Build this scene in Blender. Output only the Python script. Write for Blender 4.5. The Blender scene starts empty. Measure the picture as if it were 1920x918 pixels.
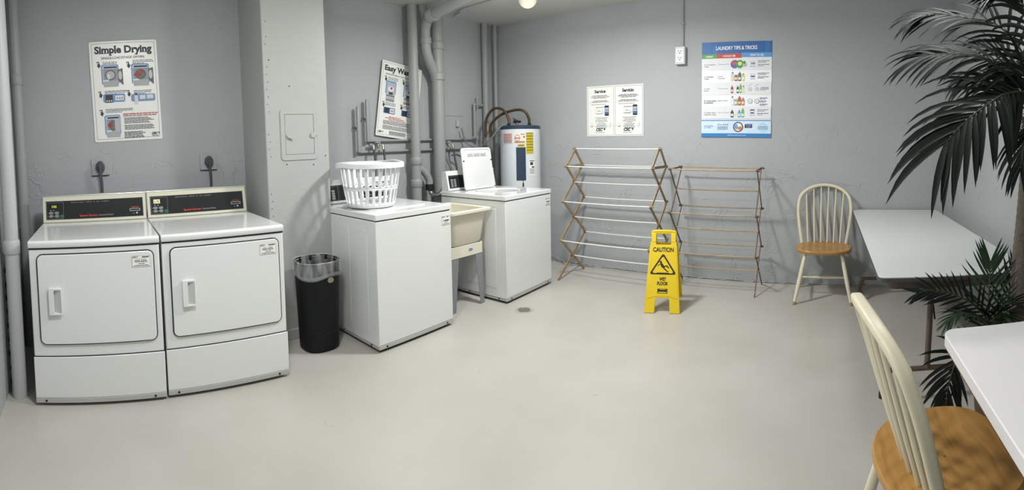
import bpy, bmesh, math, random
from mathutils import Vector, Matrix
random.seed(4)
R = math.radians
SC = bpy.context.scene
COL = SC.collection

# ------------------------------------------------------------------ camera, light, exposure
# room axes: X to the right along the far wall, Y towards the far wall, Z up; metres
FX, FY, YC, EYE = 876.4, 825.7, 308.5, 1.37
AX = [[0.782530, 0.622381, -0.016975], [-0.622300, 0.780984, -0.052975], [-0.019713, 0.052018, 0.998452]]
cam = bpy.data.cameras.new('camera')
cam.type = 'PANO'
cam.panorama_type = 'CENTRAL_CYLINDRICAL'
cam.central_cylindrical_range_u_min = -960 / FX
cam.central_cylindrical_range_u_max = 960 / FX
cam.central_cylindrical_range_v_min = -(918 - YC) / FY
cam.central_cylindrical_range_v_max = YC / FY
cam.central_cylindrical_radius = 1
cam_o = bpy.data.objects.new('camera', cam)
COL.objects.link(cam_o)
m4 = Matrix((AX[0], AX[2], [-v for v in AX[1]])).transposed().to_4x4()
m4.translation = (0, 0, EYE)
cam_o.matrix_world = m4
SC.camera = cam_o

world = bpy.data.worlds.new('world')
SC.world = world
world.use_nodes = True
world.node_tree.nodes['Background'].inputs[0].default_value = (.9, .95, 1, 1)
world.node_tree.nodes['Background'].inputs[1].default_value = .15

# second globe shows at the top edge; last two lamps are unseen, added fill
LAMPS = [((-1.62, 2.62), 17, 49, (1, 1, .985)), ((-2.44, 3.32), 2.2, 1, (1, .97, .9)), ((-1.25, .45), 17, 27, (1, 1, .985)), ((.45, 2.10), 2, 8, (1, 1, .985))]  # first placed from cast shadows; last two added to brighten dryers and tables
for (lx, ly), pw, dn, lc in LAMPS:
    l = bpy.data.lights.new('globe_or_fill_glow', 'POINT'); l.energy = pw; l.shadow_soft_size = .11; l.color = lc
    lo = bpy.data.objects.new('globe_or_fill_glow', l); COL.objects.link(lo); lo.location = (lx, ly, 2.44 if dn > 1 else 2.32)
    l = bpy.data.lights.new('globe_or_fill_downlight', 'AREA'); l.shape = 'DISK'; l.size = .26; l.energy = dn; l.color = lc
    lo = bpy.data.objects.new('globe_or_fill_downlight', l); COL.objects.link(lo); lo.location = (lx, ly, 2.55)
SC.view_settings.view_transform = 'Standard'
SC.view_settings.look = 'None'
SC.view_settings.exposure = 0.0
SC.view_settings.gamma = 1
SC.view_settings.use_curve_mapping = False
SC.cycles.max_bounces = 8
SC.cycles.diffuse_bounces = 5
SC.cycles.transparent_max_bounces = 12

# ------------------------------------------------------------------ materials
def lin(c):
    if isinstance(c, str):
        c = [int(c[i:i + 2], 16) / 255 for i in (0, 2, 4)]
        c = [v / 12.92 if v <= .04045 else ((v + .055) / 1.055) ** 2.4 for v in c]
    return (*c[:3], 1)

MATS = {}
def mat(name, col, rough=.5, metal=0, bump=0, scale=60, var=.04, vscale=6, spec=.5, alpha=1, emit=0, trans=0, coat=0):
    if name in MATS: return MATS[name]
    m = bpy.data.materials.new(name); m.use_nodes = True
    nt = m.node_tree; b = nt.nodes['Principled BSDF']; L = nt.links.new
    c = lin(col)
    tc = nt.nodes.new('ShaderNodeTexCoord')
    n = nt.nodes.new('ShaderNodeTexNoise'); n.inputs['Scale'].default_value = vscale; n.inputs['Detail'].default_value = 4
    L(tc.outputs['Object'], n.inputs['Vector'])
    r = nt.nodes.new('ShaderNodeMapRange'); r.inputs[3].default_value = 1 - var; r.inputs[4].default_value = 1 + var
    L(n.outputs[0], r.inputs[0])
    v = nt.nodes.new('ShaderNodeVectorMath'); v.operation = 'SCALE'; v.inputs[0].default_value = c[:3]
    L(r.outputs[0], v.inputs['Scale']); L(v.outputs[0], b.inputs['Base Color'])
    b.inputs['Roughness'].default_value = rough; b.inputs['Metallic'].default_value = metal
    b.inputs['Specular IOR Level'].default_value = spec
    b.inputs['Coat Weight'].default_value = coat; b.inputs['Coat Roughness'].default_value = .08
    b.inputs['Alpha'].default_value = alpha
    if trans: b.inputs['Transmission Weight'].default_value = trans
    if emit:
        b.inputs['Emission Color'].default_value = c; b.inputs['Emission Strength'].default_value = emit
    if bump:
        n2 = nt.nodes.new('ShaderNodeTexNoise'); n2.inputs['Scale'].default_value = scale; n2.inputs['Detail'].default_value = 5
        L(tc.outputs['Object'], n2.inputs['Vector'])
        bp = nt.nodes.new('ShaderNodeBump'); bp.inputs['Strength'].default_value = bump; bp.inputs['Distance'].default_value = .01
        L(n2.outputs[0], bp.inputs['Height']); L(bp.outputs[0], b.inputs['Normal'])
    MATS[name] = m
    return m

def plaster(name, col, rough=.6, ridge=.7):
    """painted, hand-trowelled plaster: broad undulation, sparse raised trowel ridges, pits"""
    m = bpy.data.materials.new(name); m.use_nodes = True
    nt = m.node_tree; b = nt.nodes['Principled BSDF']; L = nt.links.new; N = nt.nodes.new
    geo = N('ShaderNodeNewGeometry')
    b.inputs['Roughness'].default_value = rough; b.inputs['Specular IOR Level'].default_value = .35
    n1 = N('ShaderNodeTexNoise'); n1.inputs['Scale'].default_value = 2.2; n1.inputs['Detail'].default_value = 6
    L(geo.outputs['Position'], n1.inputs['Vector'])
    r = N('ShaderNodeMapRange'); r.inputs[3].default_value = .95; r.inputs[4].default_value = 1.05; L(n1.outputs[0], r.inputs[0])
    v = N('ShaderNodeVectorMath'); v.operation = 'SCALE'; v.inputs[0].default_value = lin(col)[:3]
    L(r.outputs[0], v.inputs['Scale']); L(v.outputs[0], b.inputs['Base Color'])
    # trowel ridges = thin iso-lines of a distorted noise, only in patches
    n2 = N('ShaderNodeTexNoise'); n2.inputs['Scale'].default_value = 3.6; n2.inputs['Detail'].default_value = 4; n2.inputs['Distortion'].default_value = 1.2
    L(geo.outputs['Position'], n2.inputs['Vector'])
    a = N('ShaderNodeMath'); a.operation = 'SUBTRACT'; a.inputs[1].default_value = .5; L(n2.outputs[0], a.inputs[0])
    ab = N('ShaderNodeMath'); ab.operation = 'ABSOLUTE'; L(a.outputs[0], ab.inputs[0])
    rr = N('ShaderNodeMapRange'); rr.inputs[1].default_value = 0; rr.inputs[2].default_value = .014; rr.inputs[3].default_value = 1; rr.inputs[4].default_value = 0
    L(ab.outputs[0], rr.inputs[0])
    n3 = N('ShaderNodeTexNoise'); n3.inputs['Scale'].default_value = 4.5; n3.inputs['Detail'].default_value = 2
    L(geo.outputs['Position'], n3.inputs['Vector'])
    r3 = N('ShaderNodeMapRange'); r3.inputs[1].default_value = .48; r3.inputs[2].default_value = .62; L(n3.outputs[0], r3.inputs[0])
    sx = N('ShaderNodeSeparateXYZ'); L(geo.outputs['Position'], sx.inputs[0])
    rz = N('ShaderNodeMapRange'); rz.inputs[1].default_value = 1.0; rz.inputs[2].default_value = 2.0; rz.inputs[3].default_value = 1; rz.inputs[4].default_value = .12   # more trowel marks low down
    L(sx.outputs[2], rz.inputs[0])
    mz = N('ShaderNodeMath'); mz.operation = 'MULTIPLY'; L(r3.outputs[0], mz.inputs[0]); L(rz.outputs[0], mz.inputs[1])
    mu = N('ShaderNodeMath'); mu.operation = 'MULTIPLY'; L(rr.outputs[0], mu.inputs[0]); L(mz.outputs[0], mu.inputs[1])
    n4 = N('ShaderNodeTexNoise'); n4.inputs['Scale'].default_value = 14; n4.inputs['Detail'].default_value = 6
    L(geo.outputs['Position'], n4.inputs['Vector'])
    s1 = N('ShaderNodeMath'); s1.operation = 'MULTIPLY_ADD'; s1.inputs[1].default_value = .55; L(n4.outputs[0], s1.inputs[0])
    s2 = N('ShaderNodeMath'); s2.operation = 'MULTIPLY'; s2.inputs[1].default_value = ridge; L(mu.outputs[0], s2.inputs[0]); L(s2.outputs[0], s1.inputs[2])
    s3 = N('ShaderNodeMath'); s3.operation = 'MULTIPLY_ADD'; s3.inputs[1].default_value = .6; L(n1.outputs[0], s3.inputs[0]); L(s1.outputs[0], s3.inputs[2])
    bp = N('ShaderNodeBump'); bp.inputs['Strength'].default_value = .7; bp.inputs['Distance'].default_value = .006
    L(s3.outputs[0], bp.inputs['Height']); L(bp.outputs[0], b.inputs['Normal'])
    return m

def floor_mat():
    m = bpy.data.materials.new('painted_concrete'); m.use_nodes = True
    nt = m.node_tree; b = nt.nodes['Principled BSDF']; L = nt.links.new; N = nt.nodes.new
    geo = N('ShaderNodeNewGeometry')
    n1 = N('ShaderNodeTexNoise'); n1.inputs['Scale'].default_value = 1.6; n1.inputs['Detail'].default_value = 8; L(geo.outputs['Position'], n1.inputs['Vector'])
    cr = N('ShaderNodeValToRGB'); cr.color_ramp.elements[0].position = .3; cr.color_ramp.elements[1].position = .7
    cr.color_ramp.elements[0].color = lin('AEABA3'); cr.color_ramp.elements[1].color = lin('BBB8B1')
    L(n1.outputs[0], cr.inputs[0])
    # small grey scuffs
    n2 = N('ShaderNodeTexNoise'); n2.inputs['Scale'].default_value = 26; n2.inputs['Detail'].default_value = 4; n2.inputs['Distortion'].default_value = 1; L(geo.outputs['Position'], n2.inputs['Vector'])
    r2 = N('ShaderNodeMapRange'); r2.inputs[1].default_value = .70; r2.inputs[2].default_value = .78; r2.inputs[4].default_value = .35; L(n2.outputs[0], r2.inputs[0])
    mx = N('ShaderNodeMix'); mx.data_type = 'RGBA'; L(r2.outputs[0], mx.inputs[0]); L(cr.outputs[0], mx.inputs[6]); mx.inputs[7].default_value = lin('8C8880')
    L(mx.outputs[2], b.inputs['Base Color'])
    b.inputs['Roughness'].default_value = .33; b.inputs['Specular IOR Level'].default_value = .45
    bp = N('ShaderNodeBump'); bp.inputs['Strength'].default_value = .25; bp.inputs['Distance'].default_value = .01
    L(n1.outputs[0], bp.inputs['Height']); L(bp.outputs[0], b.inputs['Normal'])
    return m

def wood(name, c1, c2, scale=(1, 14, 14), rough=.35, axis_rot=(0, 0, 0)):
    m = bpy.data.materials.new(name); m.use_nodes = True
    nt = m.node_tree; b = nt.nodes['Principled BSDF']; L = nt.links.new; N = nt.nodes.new
    tc = N('ShaderNodeTexCoord'); mp = N('ShaderNodeMapping'); mp.inputs['Scale'].default_value = scale; mp.inputs['Rotation'].default_value = axis_rot
    L(tc.outputs['Object'], mp.inputs[0])
    n = N('ShaderNodeTexNoise'); n.inputs['Scale'].default_value = 3; n.inputs['Detail'].default_value = 6; n.inputs['Distortion'].default_value = .8
    L(mp.outputs[0], n.inputs['Vector'])
    cr = N('ShaderNodeValToRGB'); cr.color_ramp.elements[0].position = .32; cr.color_ramp.elements[1].position = .68
    cr.color_ramp.elements[0].color = lin(c1); cr.color_ramp.elements[1].color = lin(c2)
    L(n.outputs[0], cr.inputs[0]); L(cr.outputs[0], b.inputs['Base Color'])
    b.inputs['Roughness'].default_value = rough
    bp = N('ShaderNodeBump'); bp.inputs['Strength'].default_value = .12; bp.inputs['Distance'].default_value = .003
    L(n.outputs[0], bp.inputs['Height']); L(bp.outputs[0], b.inputs['Normal'])
    return m

WALL = plaster('blue_grey_wall_paint', 'ABAFB1')
CEIL = plaster('ceiling_paint', 'C8C8C4', .8, .15)
COLM = plaster('column_paint', 'B2B4B1', .5, .2)
FLOOR = floor_mat()
ENAMEL = mat('white_enamel', 'E4E6E5', .16, var=.012, coat=.4)
SEAM = mat('dark_seam', '191B1B', .6)
TOE = mat('grey_toe_strip', 'B5B7B3', .5)
TRIMM = mat('cream_trim', 'DAD8C4', .35)
SILVER = mat('brushed_silver', 'C8CAC8', .3, .7)
BLACKP = mat('black_panel', '1E2022', .35)
PIPEM = mat('painted_pipe', '9C9F9D', .45, bump=.12, scale=40)
PIPEL = mat('painted_pipe_light', 'B9BDBE', .45, bump=.12, scale=40)
BRASSY = mat('old_brass', '8C8266', .4, .7)
CHROME = mat('chrome', 'C9CCCE', .15, 1)
RUBBER = mat('black_rubber', '1B1C1D', .55)
CORD = mat('grey_cord', '4D5052', .5)

# ------------------------------------------------------------------ mesh helpers
class MB:
    def __init__(s): s.v = []; s.f = []; s.m = []; s.mats = []
    def mi(s, m):
        if m not in s.mats: s.mats.append(m)
        return s.mats.index(m)
    def add(s, vs, fs, m):
        k = len(s.v); s.v += [tuple(v) for v in vs]; s.f += [tuple(i + k for i in f) for f in fs]; s.m += [s.mi(m)] * len(fs)
        return s
    def box(s, x0, x1, y0, y1, z0, z1, m):
        vs = [(x, y, z) for z in (z0, z1) for y in (y0, y1) for x in (x0, x1)]
        return s.add(vs, [(0, 2, 3, 1), (4, 5, 7, 6), (0, 1, 5, 4), (2, 6, 7, 3), (0, 4, 6, 2), (1, 3, 7, 5)], m)
    def bar(s, p, q, w, t, m, up=(0, 0, 1)):
        """rectangular beam from p to q, w across, t thick (t along 'up' made square to the beam)"""
        p, q = Vector(p), Vector(q); d = (q - p).normalized(); u = Vector(up)
        a = d.cross(u)
        if a.length < 1e-5: a = d.cross(Vector((1, 0, 0)))
        a.normalize(); b = a.cross(d).normalized()
        vs = [c + a * (w / 2 * i) + b * (t / 2 * j) for c in (p, q) for i, j in ((-1, -1), (1, -1), (1, 1), (-1, 1))]
        return s.add(vs, [(3, 2, 1, 0), (4, 5, 6, 7), (0, 1, 5, 4), (1, 2, 6, 5), (2, 3, 7, 6), (3, 0, 4, 7)], m)
    def tube(s, pts, r, m, n=12, closed=False, sx=1, sy=1, up=None, sq=0):
        pts = [Vector(p) for p in pts]; N = len(pts)
        rs = r if isinstance(r, (list, tuple)) else [r] * N
        tg = []
        for i in range(N):
            a = pts[(i - 1) % N] if (i or closed) else pts[0]; b = pts[(i + 1) % N] if (i < N - 1 or closed) else pts[-1]
            tg.append((b - a).normalized())
        nrm = Vector(up) if up else (tg[0].orthogonal())
        vs = []
        for i in range(N):
            nn = nrm - tg[i] * nrm.dot(tg[i])
            nrm2 = nn.normalized() if nn.length > 1e-6 else tg[i].orthogonal().normalized()
            if not up: nrm = nrm2
            bn = tg[i].cross(nrm2)
            for k in range(n):
                a = 2 * math.pi * k / n
                g = 1 / (abs(math.cos(a)) ** sq + abs(math.sin(a)) ** sq) ** (1 / sq) if sq else 1
                vs.append(pts[i] + (nrm2 * math.cos(a) * sx + bn * math.sin(a) * sy) * rs[i] * g)
        fs = [(i * n + k, i * n + (k + 1) % n, ((i + 1) % N) * n + (k + 1) % n, ((i + 1) % N) * n + k) for i in range(N if closed else N - 1) for k in range(n)]
        if not closed: fs += [tuple(range(n - 1, -1, -1)), tuple((N - 1) * n + k for k in range(n))]
        return s.add(vs, fs, m)
    def lathe(s, prof, m, n=32, c=(0, 0, 0), cap0=False, cap1=False, sx=1, sy=1, fn=None):
        vs = []
        for (r, z) in prof:
            for k in range(n):
                a = 2 * math.pi * k / n
                rr, zz = fn(r, z, a) if fn else (r, z)
                vs.append((c[0] + rr * sx * math.cos(a), c[1] + rr * sy * math.sin(a), c[2] + zz))
        P = len(prof)
        fs = [(i * n + k, i * n + (k + 1) % n, (i + 1) * n + (k + 1) % n, (i + 1) * n + k) for i in range(P - 1) for k in range(n)]
        if cap0: fs.append(tuple(range(n - 1, -1, -1)))
        if cap1: fs.append(tuple((P - 1) * n + k for k in range(n)))
        return s.add(vs, fs, m)
    def prism(s, poly, d0, d1, m, fn=lambda u, v, d: (u, d, v)):
        """2-D polygon extruded between depths d0 and d1"""
        n = len(poly); vs = [fn(u, v, d0) for u, v in poly] + [fn(u, v, d1) for u, v in poly]
        fs = [tuple(range(n)), tuple(range(2 * n - 1, n - 1, -1))] + [(i, i + n, (i + 1) % n + n, (i + 1) % n) for i in range(n)]
        return s.add(vs, fs, m)
    def ring(s, outer, inner, d0, d1, m, fn=lambda u, v, d: (u, d, v)):
        """plate with a hole: outer and inner loops carry the same number of points"""
        n = len(outer); vs = [fn(u, v, d) for d in (d0, d1) for lp in (outer, inner) for u, v in lp]
        fs = []
        for i in range(n):
            j = (i + 1) % n
            fs += [(i, j, n + j, n + i), (2 * n + i, 3 * n + i, 3 * n + j, 2 * n + j), (i, 2 * n + i, 2 * n + j, j), (n + i, n + j, 3 * n + j, 3 * n + i)]
        return s.add(vs, fs, m)
    def ball(s, c, r, m, n=16, sz=1):
        prof = [(max(1e-4, r * math.sin(math.pi * i / 10)), -r * sz * math.cos(math.pi * i / 10)) for i in range(11)]
        return s.lathe(prof, m, n, c)
    def build(s, name, parent=None, bevel=0, seg=2, smooth=35, loc=None, rot=None, solid=0, fixn=True):
        me = bpy.data.meshes.new(name); me.from_pydata(s.v, [], s.f)
        for mm in s.mats: me.materials.append(mm)
        me.polygons.foreach_set('material_index', s.m)
        if fixn:
            b = bmesh.new(); b.from_mesh(me); bmesh.ops.recalc_face_normals(b, faces=b.faces); b.to_mesh(me); b.free()
        if smooth:
            me.shade_smooth(); me.set_sharp_from_angle(angle=R(smooth))
        me.update()
        o = bpy.data.objects.new(name, me); COL.objects.link(o)
        if parent: o.parent = parent
        if loc: o.location = loc
        if rot: o.rotation_euler = rot
        if solid:
            md = o.modifiers.new('solidify', 'SOLIDIFY'); md.thickness = solid; md.offset = 0
        if bevel:
            md = o.modifiers.new('bevel', 'BEVEL'); md.width = bevel; md.segments = seg; md.limit_method = 'ANGLE'; md.angle_limit = R(40)
            md.harden_normals = False
        return o

def rrect(x0, x1, y0, y1, r, n=5):
    pts = []
    for cx, cy, a0 in ((x1 - r, y1 - r, 0), (x0 + r, y1 - r, 90), (x0 + r, y0 + r, 180), (x1 - r, y0 + r, 270)):
        for i in range(n + 1):
            a = R(a0 + 90 * i / n); pts.append((cx + r * math.cos(a), cy + r * math.sin(a)))
    return pts

def tag(o, label, cat, group=None, kind=None):
    o['label'] = label; o['category'] = cat
    if group: o['group'] = group
    if kind: o['kind'] = kind
    return o
def thing(name, label, cat, loc=(0, 0, 0), rz=0, group=None):
    o = bpy.data.objects.new(name, None); COL.objects.link(o)
    o.location = loc; o.rotation_euler = (0, 0, R(rz)); o.empty_display_size = .1
    return tag(o, label, cat, group)
def structure(o): o['kind'] = 'structure'; return o
def curve(pts, n=8):
    """Catmull-Rom through the points"""
    P = [Vector(p) for p in pts]; P = [P[0] * 2 - P[1]] + P + [P[-1] * 2 - P[-2]]; out = []
    for i in range(1, len(P) - 2):
        a, b, c, d = P[i - 1:i + 3]
        for k in range(n):
            t = k / n
            out.append(.5 * ((2 * b) + (c - a) * t + (2 * a - 5 * b + 4 * c - d) * t * t + (3 * b - a - 3 * c + d) * t ** 3))
    out.append(P[-2]); return out

# ------------------------------------------------------------------ flat printing (signs, labels)
class Print:
    """ink laid on a plate: local x right, y up, z out of the plate"""
    def __init__(s): s.mb = MB(); s.k = 0
    def ink(s, col):
        return mat('ink_' + col, col, .5, var=0)
    def z(s): s.k += 1; return .0006 + .00004 * s.k
    def poly(s, pts, col):
        z = s.z(); s.mb.add([(x, y, z) for x, y in pts], [tuple(range(len(pts)))], s.ink(col)); return s
    def rect(s, x0, y0, x1, y1, col): return s.poly([(x0, y0), (x1, y0), (x1, y1), (x0, y1)], col)
    def rr(s, x0, y0, x1, y1, r, col): return s.poly(rrect(x0, x1, y0, y1, r, 4), col)
    def disc(s, x, y, r, col, ry=None, n=20):
        ry = ry or r; return s.poly([(x + r * math.cos(2 * math.pi * i / n), y + ry * math.sin(2 * math.pi * i / n)) for i in range(n)], col)
    def frame(s, x0, y0, x1, y1, w, col):
        z = s.z(); o = [(x0, y0), (x1, y0), (x1, y1), (x0, y1)]; i = [(x0 + w, y0 + w), (x1 - w, y0 + w), (x1 - w, y1 - w), (x0 + w, y1 - w)]
        s.mb.add([(x, y, z) for x, y in o + i], [(k, (k + 1) % 4, 4 + (k + 1) % 4, 4 + k) for k in range(4)], s.ink(col)); return s
    def line(s, x0, y0, x1, y1, w, col):
        d = Vector((x1 - x0, y1 - y0)).normalized(); n = Vector((-d.y, d.x)) * w / 2
        return s.poly([(x0 - n.x, y0 - n.y), (x1 - n.x, y1 - n.y), (x1 + n.x, y1 + n.y), (x0 + n.x, y0 + n.y)], col)
    def words(s, x, y, w, h, col, seed=0, center=False):
        """a line of print too small to read in the photograph"""
        rnd = random.Random(seed + int(x * 9999) + int(y * 7777)); c = x - (w / 2 if center else 0); e = c + w; z = s.z(); vs = []; fs = []
        while c < e - h:
            l = min(rnd.uniform(1.5, 4.5) * h, e - c); k = len(vs)
            vs += [(c, y, z), (c + l, y, z), (c + l, y + h * .62, z), (c, y + h * .62, z)]; fs.append((k, k + 1, k + 2, k + 3)); c += l + h * .45
        s.mb.add(vs, fs, s.ink(col)); return s
    def text(s, body, x, y, h, col, w=None, bold=0, center=True, shear=0, serif=0):
        cu = bpy.data.curves.new('t', 'FONT'); cu.body = body; cu.size = 1; cu.resolution_u = 3; cu.offset = bold; cu.shear = shear
        o = bpy.data.objects.new('t', cu); COL.objects.link(o)
        bpy.context.view_layer.update()
        me = bpy.data.meshes.new_from_object(o.evaluated_get(bpy.context.evaluated_depsgraph_get()))
        vs = [v.co.copy() for v in me.vertices]
        if vs:
            x0, x1 = min(v.x for v in vs), max(v.x for v in vs); y0, y1 = min(v.y for v in vs), max(v.y for v in vs)
            k = h / .72; kx = (w / (x1 - x0)) if w else k
            z = s.z(); ox = x - (kx * (x0 + x1) / 2 if center else kx * x0)
            s.mb.add([(ox + v.x * kx, y + v.y * k, z) for v in vs], [tuple(p.vertices) for p in me.polygons], s.ink(col))
            if serif:   # slab feet on every flat stroke end
                for e in me.edges:
                    a, b = vs[e.vertices[0]], vs[e.vertices[1]]
                    if abs(a.y - b.y) < 1e-3 and .05 < abs(a.x - b.x) < .26 and min(abs(a.y - q) for q in (-bold, y1, y0)) < .03:
                        up_ = a.y < .1; l_, r_ = min(a.x, b.x) - .06, max(a.x, b.x) + .06; t_ = a.y + (.07 if up_ else -.07)
                        s.rect(ox + l_ * kx, y + min(a.y, t_) * k, ox + r_ * kx, y + max(a.y, t_) * k, col)
        bpy.data.objects.remove(o); bpy.data.curves.remove(cu); bpy.data.meshes.remove(me)
        return s
    def build(s, name, parent, loc=(0, 0, 0), rot=(0, 0, 0)):
        return s.mb.build(name, parent, smooth=0, loc=loc, rot=rot, fixn=False)

FRONT = (R(90), 0, 0)          # a print facing local -y

# ------------------------------------------------------------------ the room
XW, XR, YB, YF, ZC = -3.30, 1.13, 4.16, -.53, 2.76
XN = -3.55                     # deeper wall behind the washers
XC, YC0, YC1 = -2.85, 1.117, 1.585
def wallbox(name, m, *b): return structure(MB().box(*b, m).build(name, smooth=0))
structure(MB().box(XN - .1, XR + .1, YF - .1, YB + .1, -.1, 0, FLOOR).build('floor', smooth=0))
structure(MB().box(XN - .1, XR + .1, YF - .1, YB + .1, ZC, ZC + .1, CEIL).build('ceiling', smooth=0))
wallbox('wall_back', WALL, XN - .1, XR + .1, YB, YB + .1, 0, ZC)
wallbox('wall_right', WALL, XR, XR + .1, YF, YB, 0, ZC)
wallbox('wall_front', WALL, XN, XR + .1, YF - .1, YF, 0, ZC)
wallbox('wall_left', WALL, XN - .1, XW, YF, YC0, 0, ZC)
wallbox('wall_left', WALL, XN - .1, XN, YC0, YB, 0, ZC)
col = structure(MB().box(XN, XC, YC0, YC1, 0, ZC, COLM).build('wall_column', bevel=.006))
# drilled corner bead, screw heads and dents of the column
bead = MB()
for i in range(44):
    z = .32 + i * .052
    if random.random() < .75:
        bead.lathe([(.003, 0), (.003, .001)], SEAM, 8, cap1=True)
        k = len(bead.v) - 16
        for j in range(16):
            x, y, zz = bead.v[k + j]; bead.v[k + j] = (XC + .0006 + zz, YC0 + .022 + (.008 if i % 2 else 0) + x, z + y)
for y, z in ((1.16, 1.98), (1.30, 1.80), (1.26, 1.25), (1.46, 1.24), (1.555, 1.30)):
    bead.ball((XC + .001, y, z), .004, SEAM, 8)
structure(bead.build('trim_1'))
# ragged mortar line along the far wall foot and behind the bin
ed = MB()
rnd = random.Random(3)
for x0 in [XN + .4 + .11 * i for i in range(38)]:
    ed.tube(curve([(x0 + .035 * j, YB - .002 - rnd.random() * .006, .004 + rnd.random() * .012) for j in range(4)], 3), .004 + rnd.random() * .003, WALL, 6)
structure(ed.build('baseboard_back'))
# shallow plinth under the column
structure(MB().box(XC, XC + .018, YC0, YC1, 0, .075, COLM).build('baseboard_column', bevel=.006))

# ceiling globes; the last two are added with the fill lamps, out of view
GL = ['round white globe light on the ceiling above the middle of the floor', 'round white globe light on the ceiling where the thin conduit ends', 'unseen globe light added on the ceiling to brighten the dryers', 'unseen globe light added on the ceiling to brighten the folding table']
for i, ((lx, ly), pw, dn, lc) in enumerate(LAMPS):
    t = thing('globe_or_fill_light', GL[i], 'ceiling light', (lx, ly, ZC))
    MB().lathe([(.055, 0), (.055, -.02), (.045, -.03)], ENAMEL, 24, cap0=True).build('holder', t)
    MB().ball((0, 0, -.092), .080, mat('globe_glass', 'EFE8D2', .3, emit=.30), 28).build('globe', t)

# ------------------------------------------------------------------ appliances (local: x right, y into the depth, z up)
def panel_face(print_, w, h, kind, disp):
    """control fascia print, origin at lower left corner"""
    p = print_
    p.frame(0, 0, w, h, .0022, '8F9292')
    p.frame(.006, .008, .118 if kind == 'dryer' else .125, h - .008, .0014, '8F9292')
    p.rr(.026, h - .05, .082, h - .024, .002, '0C0F0A')
    if disp == 'green': p.text('100', .056, h - .046, .017, 'D8F03A', bold=.03)
    elif disp == 'amber': p.rect(.024, h - .051, .068, h - .022, 'EFE8B8'); p.text('1.', .035, h - .048, .014, '7B7350', bold=.02); p.rect(.046, h - .042, .06, h - .03, 'BDB48A')
    else: p.text('1:00', .054, h - .045, .013, '4C6B3C')
    for i in range(2): p.rect(.03 + .02 * i, h - .066, .036 + .02 * i, h - .061, 'D9DBD8')
    if kind == 'dryer':
        for i in range(2):
            for j in range(2):
                x, y = .022 + .038 * i, .018 + .022 * j
                p.rr(x, y, x + .025, y + .015, .006, 'C9CCCB'); p.rr(x + .003, y + .003, x + .011, y + .012, .003, '26282A'); p.rr(x + .014, y + .003, x + .022, y + .012, .003, '26282A')
                p.poly([(x - .008, y + .005), (x - .004, y + .0075), (x - .008, y + .010)], 'D9DBD8')
        p.rr(.094, .014, .116, .034, .004, '1E6B52')
    else:
        for i in range(2):
            for j in range(4):
                x, y = .03 + .038 * i, .016 + .019 * j
                p.rr(x, y, x + .026, y + .013, .004, 'B9BCBB'); p.rr(x + .003, y + .003, x + .023, y + .010, .002, '5A5D5F')
    p.text('PERMANENT  PRESS  &  ALL  FABRIC', w * .46, h - .0165, .0058, 'A9ACAB', w=w * .39)
    p.text('Speed Queen', w * .44, .017, .0125, 'D2452B', w=w * .185, bold=.03)
    p.text('Commercial Dryer' if kind == 'dryer' else 'Commercial Washer', w * .62, .0175, .011, 'A9ACAB', w=w * .15)
    p.words(w * .915, .0665, .05, .005, 'B0503A', 1, True); p.words(w * .915, .0605, .045, .005, 'B0503A', 2, True)
    p.rr(w * .915 - .034, .038, w * .915 + .034, .056, .002, 'A8ABAB'); p.rr(w * .915 - .030, .042, w * .915 + .030, .052, .001, '050505')
    p.disc(w * .915 + .012, .024, .006, 'C9CCCB'); p.poly([(w * .915 - .014, .020), (w * .915 - .006, .020), (w * .915 - .006, .028)], 'A9ACAB')

def asset_label(parent, x, z, w, h, code, sticker=False):
    lb = MB().prism(rrect(x, x + w, z, z + h, .003), -.0012, 0, mat('label_white', 'F0F0EC', .4)).build('asset_label', parent)
    p = Print(); p.frame(.0015, .0015, w - .0015, h - .0015, .0012, '3A3D40')
    p.text('CSC', .014, h - .013, .008, '26292C', bold=.03); p.poly([(.026, h - .006), (.032, h - .006), (.029, h - .013)], '26292C')
    p.words(w * .55, h - .012, w * .4, .008, '3A3D40'); p.line(w * .2, h - .018, w * .8, h - .018, .0008, '6A6D70')
    if code: p.text(code, w / 2, h * .42, .013, '2A2D30', w=w * .66, bold=.015)
    else: p.rect(w * .16, h * .40, w * .30, h * .56, '8A8A6A'); p.words(w * .34, h * .42, w * .5, .014, '2A2D30')
    p.words(w * .35, h * .27, w * .32, .005, '5A5D60'); p.words(w * .12, h * .12, w * .76, .005, '5A5D60')
    p.build('lettering', lb, (x, -.0012, z), FRONT)
    return lb

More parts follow.
